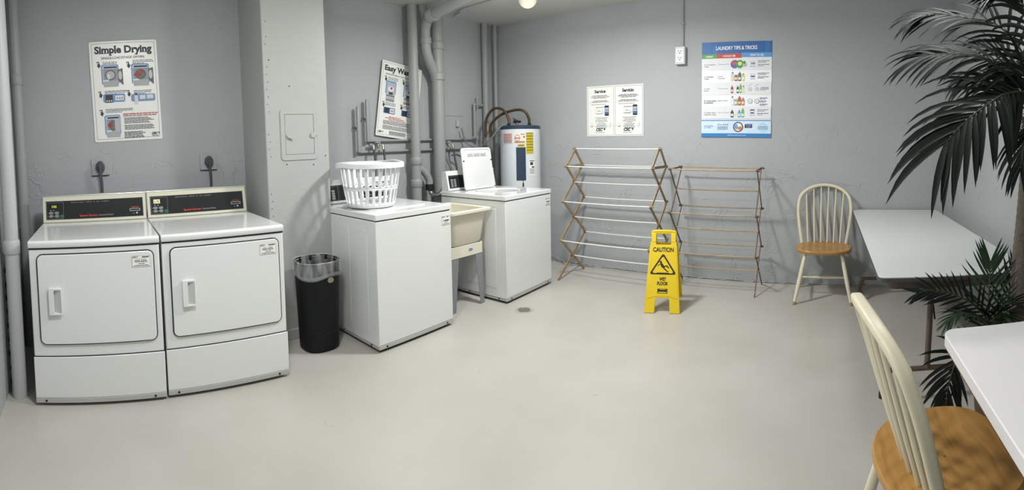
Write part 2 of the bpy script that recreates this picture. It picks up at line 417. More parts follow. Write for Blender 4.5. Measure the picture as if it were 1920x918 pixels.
def control_panel(parent, W, y0, y1, yb, zb, zt, kind, disp, mside):
    prof = [(y0, zb), (y1, zt - .012), (y1 + .006, zt - .002), (yb - .01, zt), (yb, zt - .01), (yb, zb)]
    e = .004
    cp = MB().prism(prof, e, W - e, mside, lambda u, v, d: (d, u, v)).build('control_panel', parent, bevel=.003)
    ang = math.atan2(y1 - y0, zt - .012 - zb); L = math.hypot(y1 - y0, zt - .012 - zb)
    def fp(u, v, d):   # plate coordinates on the sloping front
        return (u, y0 + v * math.sin(ang) - d * math.cos(ang), zb + v * math.cos(ang) + d * math.sin(ang))
    bz = .018
    outer = rrect(e, W - e, .004, L + .002, .003, 3); inner = rrect(e + bz, W - e - bz, .022, L - .028, .002, 3)
    MB().ring(outer, inner, -.001, .009, TRIMM if kind == 'dryer' else mat('white_bezel', 'E4E6E2', .3), fp).build('bezel', cp, bevel=.0015)
    MB().tube([(.001, y1 + .004, zt - .008), (W - .001, y1 + .004, zt - .008)], .013, SILVER if kind == 'dryer' else mat('white_bezel', 'E4E6E2', .3), 12).build('top_rail', cp)
    x0, x1, v0, v1 = e + bz, W - e - bz, .022, L - .028
    fc = MB().prism([(x0, v0), (x1, v0), (x1, v1), (x0, v1)], 0, .003, BLACKP, fp).build('fascia', cp, smooth=0)
    p = Print(); panel_face(p, x1 - x0, v1 - v0, kind, disp)
    p.build('lettering', cp, fp(x0, v0, .003), (R(90) - ang, 0, 0))
    return cp

def dryer(name, label, x, y, rz, code, disp):
    W, H, D = .683, .915, .66
    t = thing(name, label, 'dryer', (x, y, 0), rz)
    b = MB().box(.002, W - .002, .006, .72, .03, .872, ENAMEL)
    b.build('cabinet', t, bevel=.006)
    MB().box(.03, W - .03, .04, .70, 0, .032, SEAM).build('plinth', t)
    # top with rounded front lip
    tp = [(0, .876), (-.004, .882), (-.004, .905), (.006, .916), (.64, .918), (.72, .918), (.72, .876)]
    MB().prism(tp, 0, W, ENAMEL, lambda u, v, d: (d, u, v)).build('top_panel', t, bevel=.004)
    MB().box(.004, W - .004, .004, .01, .868, .878, SEAM).build('top_seam', t)
    # door: dark gasket line around a slightly proud rounded panel
    x0, x1, z0, z1 = .046, W - .036, .345, .838
    MB().prism(rrect(x0 - .0055, x1 + .0055, z0 - .0055, z1 + .0055, .0355), .0, .008, SEAM).build('door_gasket', t, smooth=0)
    d = MB().prism(rrect(x0, x1, z0, z1, .03, 7), -.006, .006, ENAMEL).build('door', t, bevel=.003)
    hx0, hx1, hz0, hz1 = .098, .165, .512, .658
    n = 5
    o_ = rrect(hx0, hx1, hz0, hz1, .006, n); i_ = rrect(hx0 + .028, hx1 - .003, hz0 + .010, hz1 - .010, .006, n)
    hm = MB().ring(o_, i_, -.024, -.006, ENAMEL)
    pb = .022
    c = [(hx0 + .028, -.006 - .0005, hz0 + .01), (hx1 - .003, -.0235, hz0 + .01), (hx1 - .003, -.0235, hz1 - .01), (hx0 + .028, -.0065, hz1 - .01)]
    hm.add(c, [(0, 1, 2, 3)], mat('handle_scoop', 'C9CBC8', .3))
    hm.build('door_handle', d, bevel=.003)
    asset_label(d, x1 - .112, .752, .098, .064, code).location = (0, -.006, 0)
    MB().box(0, W, -.002, .01, .045, .272, ENAMEL).build('lower_panel', t, bevel=.003)
    MB().box(.003, W - .003, .003, .012, .272, .277, SEAM).build('panel_seam', t)
    k = MB().box(0, W, -.003, .012, .018, .044, TOE).build('toe_strip', t, bevel=.002)
    for u in (.055, W - .06): MB().tube([(u, -.001, .031), (u, -.006, .031)], .006, SEAM, 10).build('screw', k)
    control_panel(t, W, .645, .675, .715, .916, 1.105, 'dryer', disp, ENAMEL)
    return t
dryer('clothes_dryer', 'white front-loading dryer nearest the corner pipe, display glowing green', -2.405, -.360, 88.6, '033-GDL', 'green')
dryer('clothes_dryer', 'white front-loading dryer beside the black bin, pale lit display', -2.395, .333, 89.2, '032-GDL', 'amber')

def washer(name, label, x, y, rz, lid_open, disp, code):
    W = .655
    t = thing(name, label, 'washing machine', (x, y, 0), rz)
    MB().box(0, W, .004, .72, .03, .868, ENAMEL).build('cabinet', t, bevel=.006)
    MB().box(.02, W - .02, .02, .70, 0, .032, SEAM).build('plinth', t)
    MB().box(.004, W - .004, .006, .715, .866, .874, SEAM).build('top_seam', t)
    # embossed uprights on the side sheets
    for yy in (.10, .30, .50):
        for sx in (-.0015, W - .002): MB().box(sx, sx + .0035, yy, yy + .13, .12, .80, ENAMEL).build('side_rib', t, bevel=.0015)
    MB().box(0, W, -.001, .010, .048, .866, ENAMEL).build('front_panel', t, bevel=.003)
    k = MB().box(.0, W, -.001, .72, .020, .045, TOE).build('toe_strip', t, bevel=.002)
    for u in (.06, W - .06): MB().tube([(u, .0, .033), (u, -.004, .033)], .006, SEAM, 10).build('screw', k)
    for u in (.08, .4): MB().tube([(.0, u, .033), (-.004, u, .033)], .006, SEAM, 10).build('screw', k)
    # deck with the tub opening
    cx, cy, rx, ry = .325, .325, .205, .185
    N = 40; inner = []; outer = []
    for i in range(N):
        a = 2 * math.pi * i / N; c_, s_ = math.cos(a), math.sin(a)
        pw = 2 / 2.6
        inner.append((cx + rx * math.copysign(abs(c_) ** pw, c_), cy + ry * math.copysign(abs(s_) ** pw, s_)))
        hx = (W + .004 - cx) if c_ > 0 else (cx + .004); hy = (.72 - cy) if s_ > 0 else (cy + .006)
        kk = min(hx / max(abs(c_), 1e-6), hy / max(abs(s_), 1e-6)); outer.append((cx + kk * c_, cy + kk * s_))
    # put exact corners on the outer loop
    for C_ in ((-.004, -.006), (W + .004, -.006), (W + .004, .72), (-.004, .72)):
        j = min(range(N), key=lambda i: (outer[i][0] - C_[0]) ** 2 + (outer[i][1] - C_[1]) ** 2); outer[j] = C_
    deck = MB().ring(outer, inner, .874, .915, ENAMEL, lambda u, v, d: (u, v, d)).build('top_panel', t, bevel=.005)
    tb = MB(); T = [(1, .912), (.97, .915), (.93, .905), (.92, .86), (.96, .84), (.96, .55), (.5, .52), (.02, .52)]
    n = 36
    vs = [(cx + rx * f * math.cos(2 * math.pi * k / n), cy + ry * f * math.sin(2 * math.pi * k / n), z) for f, z in T for k in range(n)]
    tb.add(vs[:4 * n], [(i * n + k, i * n + (k + 1) % n, (i + 1) * n + (k + 1) % n, (i + 1) * n + k) for i in range(3) for k in range(n)], mat('tub_rim', 'DADDDB', .3))
    tb.add(vs[3 * n:], [(i * n + k, i * n + (k + 1) % n, (i + 1) * n + (k + 1) % n, (i + 1) * n + k) for i in range(4) for k in range(n)], mat('tub_steel', '55585A', .35, .6))
    tb.build('tub', t)
    if lid_open:
        l = MB().prism(rrect(0, .40, 0, .40, .028), 0, .016, ENAMEL, lambda u, v, d: (u, d, v)).build('lid', t, bevel=.004, loc=(.125, .535, .918), rot=(R(-7), 0, 0))
        ins = MB().ring(rrect(.006, .394, .006, .394, .025), rrect(.018, .382, .018, .382, .02), -.005, .001, ENAMEL, lambda u, v, d: (u, d, v))
        ins.build('lid_rim', l, bevel=.002)
        p = Print()
        for i in range(3):
            p.frame(.07 + i * .088, .315, .15 + i * .088, .347, .0012, '8A8D8E'); 
            for j in range(3): p.words(.074 + i * .088, .318 + j * .009, .07, .006, '6E7173', i)
        p.build('instructions', l, (0, -.0004, 0), FRONT)
        for u in (.012, .388): MB().ball((u, -.003, .275), .008, RUBBER, 10).build('bumper', l)
    else:
        MB().prism(rrect(.105, .545, .125, .535, .03), .913, .9215, ENAMEL, lambda u, v, d: (u, v, d)).build('lid', t, bevel=.004)
    asset_label(t, .565, .765, .082, .070, code).location = (0, -.001, 0)
    control_panel(t, W, .635, .665, .715, .916, 1.098, 'washer', disp, ENAMEL)
    return t
washer('washing_machine', 'white top-loading washer with closed lid under the laundry basket', -2.330, 1.598, 92.0, False, '', '')
washer('washing_machine', 'white top-loading washer with its lid raised, beyond the utility sink', -2.315, 2.812, 91.2, True, '', '')

# ------------------------------------------------------------------ laundry basket
def basket():
    t = thing('laundry_basket', 'white slotted plastic laundry basket standing on the nearer washer', 'laundry basket', (-2.655, 1.79, .922))
    pl = mat('white_plastic', 'ECEEF0', .35, var=.01)
    H, r0, r1 = .315, .158, .212
    rad = lambda z: r0 + (r1 - r0) * (z / H) ** .8
    mb = MB(); NC = 26; M = 24
    def cell(a0, a1, z0, z1, zz0, zz1, frac):
        ac, az = (a0 + a1) / 2, (z0 + z1) / 2; ha, hz = (a1 - a0) / 2, (z1 - z0) / 2
        cw = ha * frac; out = []; inn = []
        zc = (zz0 + zz1) / 2; hh = (zz1 - zz0) / 2; rm = rad(zc); cap = cw * rm
        for i in range(M):
            th = 2 * math.pi * i / M; c, s = math.cos(th), math.sin(th)
            k = 1 / max(abs(c), abs(s)); out.append((ac + ha * c * k, az + hz * s * k))
            inn.append((ac + cw * c, zc + (hh - cap) * (1 if s > 1e-6 else -1 if s < -1e-6 else 0) + cap * s))
        vs = [(rad(z) * math.cos(a), rad(z) * math.sin(a), z) for a, z in out + inn]
        mb.add(vs, [(i, (i + 1) % M, M + (i + 1) % M, M + i) for i in range(M)], pl)
    for i in range(NC):
        a0, a1 = 2 * math.pi * i / NC, 2 * math.pi * (i + 1) / NC
        cell(a0, a1, .012, .142, .034, .130, .58); cell(a0, a1, .142, .290, .154, .282, .58)
    mb.lathe([(rad(.29), .29), (rad(H), H)], pl, NC * 2)
    mb.lathe([(.001, .004), (r0 * .93, .004), (r0 * .99, .007), (rad(.012), .012)], pl, NC)
    mb.build('basket_wall', t, solid=.0035)
    def wav(r, z, a):   # rim dips at the two hand holds
        g = math.exp(-((math.cos(a - .1)) / .33) ** 2)
        return r, z + .008 * g
    rm = MB().lathe([(r1 - .002, H + .002), (r1 + .016, H + .004), (r1 + .022, H - .002), (r1 + .022, H - .030), (r1 + .017, H - .032)], pl, 64, fn=wav)
    rm.build('rim', t, solid=.004)
basket()

# ------------------------------------------------------------------ utility sink
def sink():
    t = thing('utility_sink', 'cream plastic utility sink on grey legs between the two washers', 'sink', (-2.43, 2.33, 0), 89.5)
    pm = mat('cream_plastic', 'DEDAC8', .38, var=.01)
    W, D, zt = .452, .50, .822
    def loop(x0, x1, y0, y1, r, z): return [(u, v, z) for u, v in rrect(x0, x1, y0, y1, r, 5)]
    n = 24; mb = MB()
    lo = [loop(0, W, 0, D, .03, zt - .022), loop(0, W, 0, D, .03, zt - .004), loop(.004, W - .004, .004, D - .004, .03, zt),
          loop(.03, W - .03, .03, D - .03, .04, zt), loop(.036, W - .036, .036, D - .036, .04, zt - .006),
          loop(.06, W - .06, .07, D - .05, .06, .56), loop(.09, W - .09, .10, D - .08, .06, .535), loop(.22, W - .22, .24, D - .22, .01, .53)]
    vs = [v for l in lo for v in l]
    mb.add(vs, [(i * n + k, i * n + (k + 1) % n, (i + 1) * n + (k + 1) % n, (i + 1) * n + k) for i in range(len(lo) - 1) for k in range(n)], pm)
    ex = [loop(0, W, 0, D, .03, zt - .022), loop(.022, W - .022, .026, D - .02, .04, zt - .024), loop(.028, W - .028, .034, D - .02, .05, zt - .06),
          loop(.045, W - .045, .058, D - .03, .055, .56), loop(.062, W - .062, .078, D - .05, .05, .522), loop(.075, W - .075, .10, D - .07, .04, .512), loop(.2, W - .2, .2, D - .2, .02, .51)]
    vs = [v for l in ex for v in l]
    mb.add(vs, [(i * n + k, i * n + (k + 1) % n, (i + 1) * n + (k + 1) % n, (i + 1) * n + k) for i in range(len(ex) - 1) for k in range(n)], pm)
    mb.build('basin', t)
    sk = MB().ring(rrect(.052, W - .052, .062, D - .04, .012), rrect(.058, W - .058, .068, D - .046, .010), .437, .530, pm, lambda u, v, d: (u, v, d))
    sk.build('skirt', t, bevel=.002)
    p = Print(); p.disc(.26, .485, .026, 'DDE3EA', .0135); p.disc(.26, .485, .024, '3A5E9C', .0118); p.text('MUSTEE', .26, .4805, .008, 'E8ECF2', w=.034, bold=.01)
    p.build('badge', t, (0, .062, 0), FRONT)
    lm = mat('grey_leg', '84888B', .45)
    for sx, sy in ((0, 0), (1, 0), (1, 1), (0, 1)):
        x = .056 if not sx else W - .056; y = .066 if not sy else D - .044; dx = 1 if not sx else -1; dy = 1 if not sy else -1
        fx, fy = x - dx * .012, y - dy * .004
        l = MB()
        for (ax, ay) in ((1, 0), (0, 1)):
            a = [(x, y, .50), (x + dx * ax * .085, y + dy * ay * .085, .50), (fx + dx * ax * .045, fy + dy * ay * .045, 0), (fx, fy, 0)]
            th = .003
            off = Vector((dx * ay, dy * ax, 0)) * th
            l.add([Vector(q) for q in a] + [Vector(q) + off for q in a], [(0, 1, 2, 3), (7, 6, 5, 4), (0, 4, 5, 1), (1, 5, 6, 2), (2, 6, 7, 3), (3, 7, 4, 0)], lm)
        l.build('leg', t)
    MB().tube([(.237, .25, .53), (.237, .25, .44)], .024, RUBBER, 14).build('drain_outlet', t)
sink()

# ------------------------------------------------------------------ bin
def bin_():
    t = thing('trash_bin', 'black plastic trash bin with a clear liner, standing against the column', 'bin', (-2.655, 1.352, 0), 0)
    bl = mat('black_plastic', '0A0D10', .5, var=.03, spec=.3)
    H = .60
    sq = lambda a, e: 1 / (abs(math.cos(a)) ** e + abs(math.sin(a)) ** e) ** (1 / e)
    f = lambda r, z, a: (r * sq(a, 2.6), z)
    mb = MB().lathe([(.001, .004), (.105, .0), (.118, .012), (.126, .30), (.134, H - .01), (.139, H), (.134, H), (.128, H - .02), (.118, .3), (.110, .02), (.001, .02)], bl, 48, fn=f, sx=.96, sy=1.04)
    mb.build('bin_body', t)
    ln = bpy.data.materials.new('clear_liner'); ln.use_nodes = True
    nt = ln.node_tree; b = nt.nodes['Principled BSDF']; b.inputs['Base Color'].default_value = (.75, .77, .78, 1); b.inputs['Roughness'].default_value = .25
    b.inputs['Alpha'].default_value = .32
    w = nt.nodes.new('ShaderNodeTexNoise'); w.inputs['Scale'].default_value = 22; tc = nt.nodes.new('ShaderNodeTexCoord'); mp = nt.nodes.new('ShaderNodeMapping'); mp.inputs['Scale'].default_value = (1, 1, .25)
    nt.links.new(tc.outputs['Object'], mp.inputs[0]); nt.links.new(mp.outputs[0], w.inputs['Vector'])
    rr = nt.nodes.new('ShaderNodeMapRange'); rr.inputs[1].default_value = .35; rr.inputs[2].default_value = .7; rr.inputs[3].default_value = .10; rr.inputs[4].default_value = .42
    nt.links.new(w.outputs[0], rr.inputs[0]); nt.links.new(rr.outputs[0], b.inputs['Alpha'])
    bp = nt.nodes.new('ShaderNodeBump'); bp.inputs['Strength'].default_value = .8; nt.links.new(w.outputs[0], bp.inputs['Height']); nt.links.new(bp.outputs[0], b.inputs['Normal'])
    def fl(r, z, a):
        k = 1 + .012 * math.sin(9 * a) + .008 * math.sin(23 * a + 1)
        return r * sq(a, 2.6) * k, z + (.010 * math.sin(3 * a + .6) if z < H - .06 else 0)
    MB().lathe([(.143, H - .095), (.145, H - .09), (.143, H - .05), (.143, H + .002), (.139, H + .006), (.129, H - .01), (.117, H - .10), (.108, H - .30)], ln, 96, fn=fl, sx=.96, sy=1.04).build('liner', t)
    hem = mat('liner_hem', 'A9ADAE', .3, alpha=.42)
    MB().lathe([(.1445, H - .102), (.146, H - .098), (.1455, H - .078), (.1445, H - .076)], hem, 96, fn=fl, sx=.96, sy=1.04).build('liner_hem', t)
    for a in (-25, 0, 25): MB().ball((.120 * math.cos(R(a)) + .006, .13 * math.sin(R(a)), .135), .005, SEAM, 8).build('drain_hole', t)
    MB().prism([(.022 * math.cos(i * .4), .018 * math.sin(i * .4)) for i in range(16)], 0, .002, mat('old_sticker', '8D8B72', .6), lambda u, v, d: (.1455 + d, .02 + u, .49 + v)).build('sticker', t, smooth=0)
bin_()

# ------------------------------------------------------------------ water heater
def heater():
    t = thing('water_heater', 'tall white water heater with dark blue cap in the back corner', 'water heater', (-2.965, 3.865, 0))
    wm = mat('heater_white', 'DADFE2', .3, var=.01); bl = mat('heater_blue', '2D3D50', .4)
    r, H = .208, 1.535
    MB().lathe([(.001, .04), (r, .04), (r, H - .02), (r - .004, H - .015)], wm, 48).build('tank', t)
    MB().lathe([(r + .003, H - .035), (r + .004, H - .03), (r + .004, H - .006), (r - .01, H + .004), (.001, H + .008)], bl, 48).build('cap', t)
    for a in (40, 160, 280): MB().box(.16 * math.cos(R(a)) - .02, .16 * math.cos(R(a)) + .02, .16 * math.sin(R(a)) - .02, .16 * math.sin(R(a)) + .02, 0, .045, bl).build('foot', t)
    def on_tank(a0, a1, z0, z1, m, d=.002, rnd_=0, n=8):
        """curved plate on the shell; angles in degrees"""
        mb = MB(); vs = []
        for k in range(n + 1):
            a = R(a0 + (a1 - a0) * k / n)
            for rr, z in ((r - .003, z0), (r + d, z0), (r + d, z1), (r - .003, z1)):
                vs.append((rr * math.cos(a), rr * math.sin(a), z))
        fs = [(k * 4 + j, k * 4 + (j + 1) % 4, k * 4 + 4 + (j + 1) % 4, k * 4 + 4 + j) for k in range(n) for j in range(4)] + [(3, 2, 1, 0), tuple(n * 4 + j for j in range(4))]
        return mb.add(vs, fs, m)
    # the shell as seen from the room faces about -52 degrees
    on_tank(-64, -38, .955, 1.305, bl, .006).build('access_cover', t, bevel=.002)
    on_tank(-106, -75, 1.345, 1.455, mat('notice_pink', 'C9B8B0', .5)).build('warning_label', t)
    on_tank(-70, -38, 1.345, 1.455, mat('label_cream', 'E2DCD0', .5)).build('brand_label', t)
    on_tank(-36, -14, 1.235, 1.46, mat('label_yellow', 'C2B22E', .5)).build('energy_label', t)
    on_tank(-60, -40, 1.312, 1.338, mat('label_yellow', 'C2B22E', .5)).build('round_label', t)
    on_tank(-28, -10, 1.00, 1.17, mat('label_white', 'F0F0EC', .4)).build('diagram_label', t)
    def ink(a0, a1, z0, z1, col, d=.0032): return on_tank(a0, a1, z0, z1, mat('ink_' + col, col, .5, var=0), d, n=3)
    k = ink(-104, -77, 1.44, 1.45, 'B04A3C')
    parts = [ink(-104, -77, 1.44 - .016 * i, 1.446 - .016 * i, 'B0604F' if i < 4 else '77706A') for i in range(6)]
    parts += [ink(-51, -40, 1.44, 1.446, '55585A'), ink(-44, -40, 1.405, 1.425, 'B04A3C'), ink(-68, -40, 1.352, 1.37, 'A88A4A')]
    parts += [ink(-35, -15, 1.45 - .03 * i, 1.456 - .03 * i, '4A4518') for i in range(7)]
    parts += [ink(-57, -43, 1.322, 1.329, '4A4518'), ink(-27, -11, 1.155, 1.163, '303338'), ink(-25, -16, 1.115, 1.145, '303338'), ink(-20, -12, 1.085, 1.10, '303338')]
    parts += [ink(-27, -12, 1.07 - .012 * i, 1.075 - .012 * i, '77797C') for i in range(5)]
    A = MB()
    for q in parts: A.add(q.v, q.f, q.mats[0])
    A.build('label_print', t, smooth=0, fixn=False)
    A = MB()   # round red emblem ring with a script word
    for i in range(28):
        a = 2 * math.pi * i / 28; b_ = 2 * math.pi * (i + 1) / 28
        def pt(an, q):
            ang = R(-60 + 7 * math.cos(an) * q); return ((r + .0045) * math.cos(ang), (r + .0045) * math.sin(ang), 1.405 + .034 * math.sin(an) * q)
        A.add([pt(a, .88), pt(b_, .88), pt(b_, 1), pt(a, 1)], [(0, 1, 2, 3)], mat('ink_C0392B', 'C0392B', .5))
    A.build('emblem', t, smooth=0, fixn=False)
    pr = Print(); pr.text('Rheem', 0, 0, .022, 'C0392B', w=.056, bold=.01, shear=.2)
    an = R(-60); pr.build('lettering', t, ((r + .004) * math.cos(an), (r + .004) * math.sin(an), 1.395), (R(90), 0, an + R(90)))
    MB().tube(curve([((r + .004) * math.cos(R(-46)), (r + .004) * math.sin(R(-46)), .955), ((r + .006) * math.cos(R(-46)), (r + .006) * math.sin(R(-46)), .92)], 3), .003, RUBBER, 6).tube([((r + .008) * math.cos(R(-46)), (r + .008) * math.sin(R(-46)), .925), ((r + .008) * math.cos(R(-46)), (r + .008) * math.sin(R(-46)), .89)], .007, RUBBER, 8).build('wire_nut', t)
    # copper flex lines from the top, looping to the riser
    cu = mat('tarnished_copper', '5A4830', .45, .5)
    sx, sy = -3.33 + 2.965, 3.72 - 3.865
    MB().tube(curve([(-.06, -.11, H), (-.07, -.10, 1.62), (-.14, -.11, 1.72), (-.25, -.13, 1.73), (sx + .03, sy, 1.62), (sx + .01, sy, 1.42)], 8), .0145, cu, 12).build('copper_hose', t)
    MB().tube(curve([(.10, .03, H), (.10, .02, 1.62), (.06, -.01, 1.70), (-.05, -.04, 1.71), (-.20, -.08, 1.66), (sx + .06, sy + .04, 1.56), (sx + .05, sy + .05, 1.42)], 8), .0145, cu, 12).build('copper_hose', t)
    for x, y in ((-.06, -.11), (.10, .03)): MB().tube([(x, y, H), (x, y, H + .03)], .019, RUBBER, 8).build('pipe_nipple', t)
    v = MB().tube([(.01, -.06, H), (.01, -.06, H + .06)], .012, BRASSY, 10).tube([(-.02, -.08, H + .055), (.05, -.05, H + .045)], .013, RUBBER, 8).tube([(.01, -.06, H + .06), (-.02, -.09, H + .085)], .006, RUBBER, 6)
    v.build('relief_valve', t)
    MB().tube(curve([(.0, -.05, H + .03), (-.06, -.10, H + .04), (-.12, -.19, H - .02), (-.20, -.24, 1.40), (-.35, -.26, 1.31), (-.48, -.28, 1.34), (-.50, -.32, 1.42), (-.51, -.345, 1.53)], 8), .008, mat('grey_conduit', '7C8082', .45), 8).build('flex_conduit', t)
heater()

# ------------------------------------------------------------------ pipes in the alcove
def vpipe(name, label, x, y, r, z0, z1, collars=(), m=PIPEM, cat='pipe', extra=None):
    t = thing(name, label, cat, (x, y, 0))
    MB().tube([(0, 0, z0), (0, 0, z1)], r, m, 24).build('pipe_run', t)
    for z in collars:
        MB().tube([(0, 0, z - .04), (0, 0, z - .03), (0, 0, z + .03), (0, 0, z + .04)], [r * 1.08, r * 1.2, r * 1.2, r * 1.08], m, 24).build('pipe_collar', t)
    return t
XP = -3.44
tA = vpipe('drain_stack', 'grey painted drain stack crossing in front of the tilted washing poster', XP, 2.855, .047, 0, ZC, (1.19, .965))
MB().tube(curve([(.0, .02, 1.13), (.005, .09, 1.08), (.01, .145, 1.00), (.01, .155, .93), (.01, .155, .89)], 8), .036, PIPEM, 18).build('side_branch', tA)
MB().tube([(.01, .155, .945), (.01, .155, .88)], .042, RUBBER, 18).build('rubber_coupling', tA)
MB().tube(curve([(.01, .155, .88), (.04, .16, .84), (.09, .18, .83), (.12, .21, .86), (.12, .24, .90), (.12, .28, .91), (.12, .31, .87), (.12, .32, .60)], 8), .022, CHROME, 14).build('chrome_trap', tA)
tb_ = vpipe('drain_stack', 'thick grey painted drain stack running floor to ceiling right of the tilted poster', XP, 3.165, .062, 0, ZC, (2.38, 2.06))
MB().tube(curve([(.0, -.01, 2.0), (.01, -.05, 2.10), (.03, -.14, 2.22), (.04, -.18, 2.32), (.04, -.185, 2.45), (.05, -.19, 2.53), (.09, -.195, 2.60), (.16, -.20, 2.625)], 8), .050, PIPEM, 20).build('wye_branch', tb_)
MB().tube([(.06, -.19, 2.58), (.02, -.20, ZC)], .046, PIPEM, 20).build('vent_branch', tb_)
MB().tube([(.04, -.183, 2.37), (.04, -.184, 2.43)], .058, PIPEM, 20).build('pipe_collar', tb_)
MB().tube([(.13, -.20, 2.628), (.20, -.20, 2.632)], .064, PIPEL, 20).build('pipe_collar', tb_)
tag(MB().tube([(-3.222, 2.961, 2.634), (-2.15, 2.765, 2.690), (-2.06, 2.75, 2.715), (-2.03, 2.745, ZC)], .052, PIPEL, 20).build('overhead_pipe'), 'pale horizontal pipe running under the ceiling from the pipe elbow', 'pipe')
vpipe('riser_pipe', 'slim grey riser left of the wall corner above the heater hoses', -3.49, 3.93, .034, 1.33, ZC, (1.36,))
vpipe('riser_pipe', 'thinnest grey riser right in the wall corner behind the heater', -3.46, 4.07, .024, 0, ZC, (2.62,))
# two cold/hot supply runs
t = thing('supply_pipe', 'upper of the two thin horizontal pipes along the alcove wall', 'pipe', (XN + .035, 2.35, 1.405))
MB().tube([(0, 0, .0), (0, 1.36, .0)], .012, PIPEM, 12).build('pipe_run', t)
t = thing('supply_pipe', 'lower of the two thin horizontal pipes along the alcove wall', 'pipe', (XN + .035, 2.24, 1.30))
MB().tube([(0, 0, 0), (0, 1.5, 0)], .012, PIPEM, 12).build('pipe_run', t)
def stub(label, y, z0, z1):
    t = thing('water_hammer_pipe', label, 'pipe', (XN + .06, y, z0))
    MB().tube([(0, 0, 0), (0, 0, z1 - z0 - .015), (0, 0, z1 - z0)], [.018, .018, .010], PIPEM, 14).build('pipe_run', t)
    MB().box(-.055, .006, -.026, .026, (z1 - z0) * .55, (z1 - z0) * .55 + .010, PIPEM).build('strap', t)
stub('shorter capped grey pipe stub on the wall above the basket', 2.245, 1.30, 1.73)
stub('taller capped grey pipe stub on the wall beside the poster edge', 2.345, 1.40, 1.80)
t = thing('valve_pipe', 'narrow grey pipe with a tee valve left of the heater hoses', 'pipe', (XN + .06, 3.74, 1.40))
MB().tube([(0, 0, 0), (0, 0, .42)], .014, PIPEM, 12).tube([(0, 0, .40), (0, .14, .40)], .012, PIPEM, 10).tube([(0, .05, .36), (0, .05, .50)], .009, PIPEM, 10).build('pipe_run', t)
MB().tube([(-.02, 0, .02), (.04, 0, .02)], .022, PIPEM, 10).tube([(0, -.03, .02), (0, .04, .02)], .018, PIPEM, 10).build('valve', t)

def faucet(label, y, z, hoses):
    t = thing('hose_valve', label, 'valve', (XN + .055, y, z))
    MB().tube([(0, -.06, 0), (0, .06, 0)], .014, PIPEM, 12).tube([(0, 0, 0), (.05, 0, 0)], .013, PIPEM, 12).tube([(.045, 0, .004), (.06, 0, -.03)], .012, BRASSY, 12).build('valve_body', t)
    MB().lathe([(.001, .022), (.022, .02), (.026, .012), (.022, .004), (.001, .002)], PIPEM, 12, (.045, 0, .012), fn=lambda r, z_, a: (r * (1 + .12 * math.cos(6 * a)), z_)).build('handwheel', t)
    for yy in (.055, -.05): MB().tube([(.05, yy, .0), (.06, yy, -.045)], .012, CHROME, 12).build('hose_fitting', t)
    for pts in hoses: MB().tube(curve([(a, b, c) for a, b, c in pts], 8), .0095, CORD, 10).build('water_hose', t)
faucet('painted hose valve with hoses dropping behind the basket', 2.42, 1.365, [[(.06, .055, -.04), (.07, .055, -.15), (.09, .03, -.32), (.07, 0, -.6)], [(.06, -.05, -.04), (.07, -.05, -.18), (.09, -.08, -.35), (.07, -.1, -.6)]])
faucet('painted hose valve with black hoses right of the thick drain stack', 3.30, 1.35, [[(.06, .055, -.04), (.07, .06, -.15), (.09, .07, -.30), (.08, .06, -.6)], [(.06, .03, -.12), (.08, .10, -.12), (.10, .14, -.2), (.09, .14, -.6)]])
tag(MB().tube(curve([(-3.46, 3.24, 1.26), (-3.40, 3.25, 1.15), (-3.33, 3.26, 1.0), (-3.30, 3.26, .82), (-3.29, 3.22, .66)], 8), .012, mat('grey_hose', '6C7072', .5), 10).build('drain_hose'), 'grey flexible hose hanging beside the thick drain stack', 'hose')
# conduit box on the alcove wall
t = thing('junction_box', 'small grey junction box on the alcove wall left of the heater', 'junction box', (XN, 3.52, 1.58))
MB().box(0, .03, -.017, .017, -.035, .035, PIPEL).build('box_body', t, bevel=.004)
MB().box(0, .004, -.16, .10, .085, .09, PIPEM).build('wire_strip', t)

# corner pipes at the far left
vpipe('drain_stack', 'white painted pipe standing by the left edge of the nearest dryer', -2.50, -.462, .040, 0, ZC, (.87,), m=PIPEL)
vpipe('riser_pipe', 'grey pipe in the corner behind the nearest dryer', -3.19, -.485, .036, 0, ZC, (1.95,), m=PIPEM)
t = thing('wall_cable', 'thin dark cable running down beside the corner pipe', 'cable', (-3.0, -.50, 0))
MB().tube(curve([(0, 0, 2.7), (.01, .01, 2.0), (-.01, .01, 1.4), (0, .01, .9)], 6), .006, CORD, 8).build('cable_run', t)
# peeling plaster edge beside the floor pipe
pe = MB(); rnd = random.Random(9)
for i in range(26):
    z = .02 + i * .028
    pe.tube([(-2.62 + rnd.uniform(-.02, .02), YF + .004, z), (-2.60 + rnd.uniform(-.02, .02), YF + .012, z + .03)], rnd.uniform(.006, .014), WALL if i % 3 else SEAM, 6)
structure(pe.build('trim_2'))

tag(MB().tube(curve([(-3.45, 3.42, 2.74), (-3.30, 3.36, 2.735), (-3.22, 3.34, 2.75), (-2.8, 3.33, 2.75), (-2.5, 3.30, 2.75)], 6), .010, PIPEL, 10).build('ceiling_conduit'), 'thin pale conduit along the ceiling leading to the globe light', 'conduit')

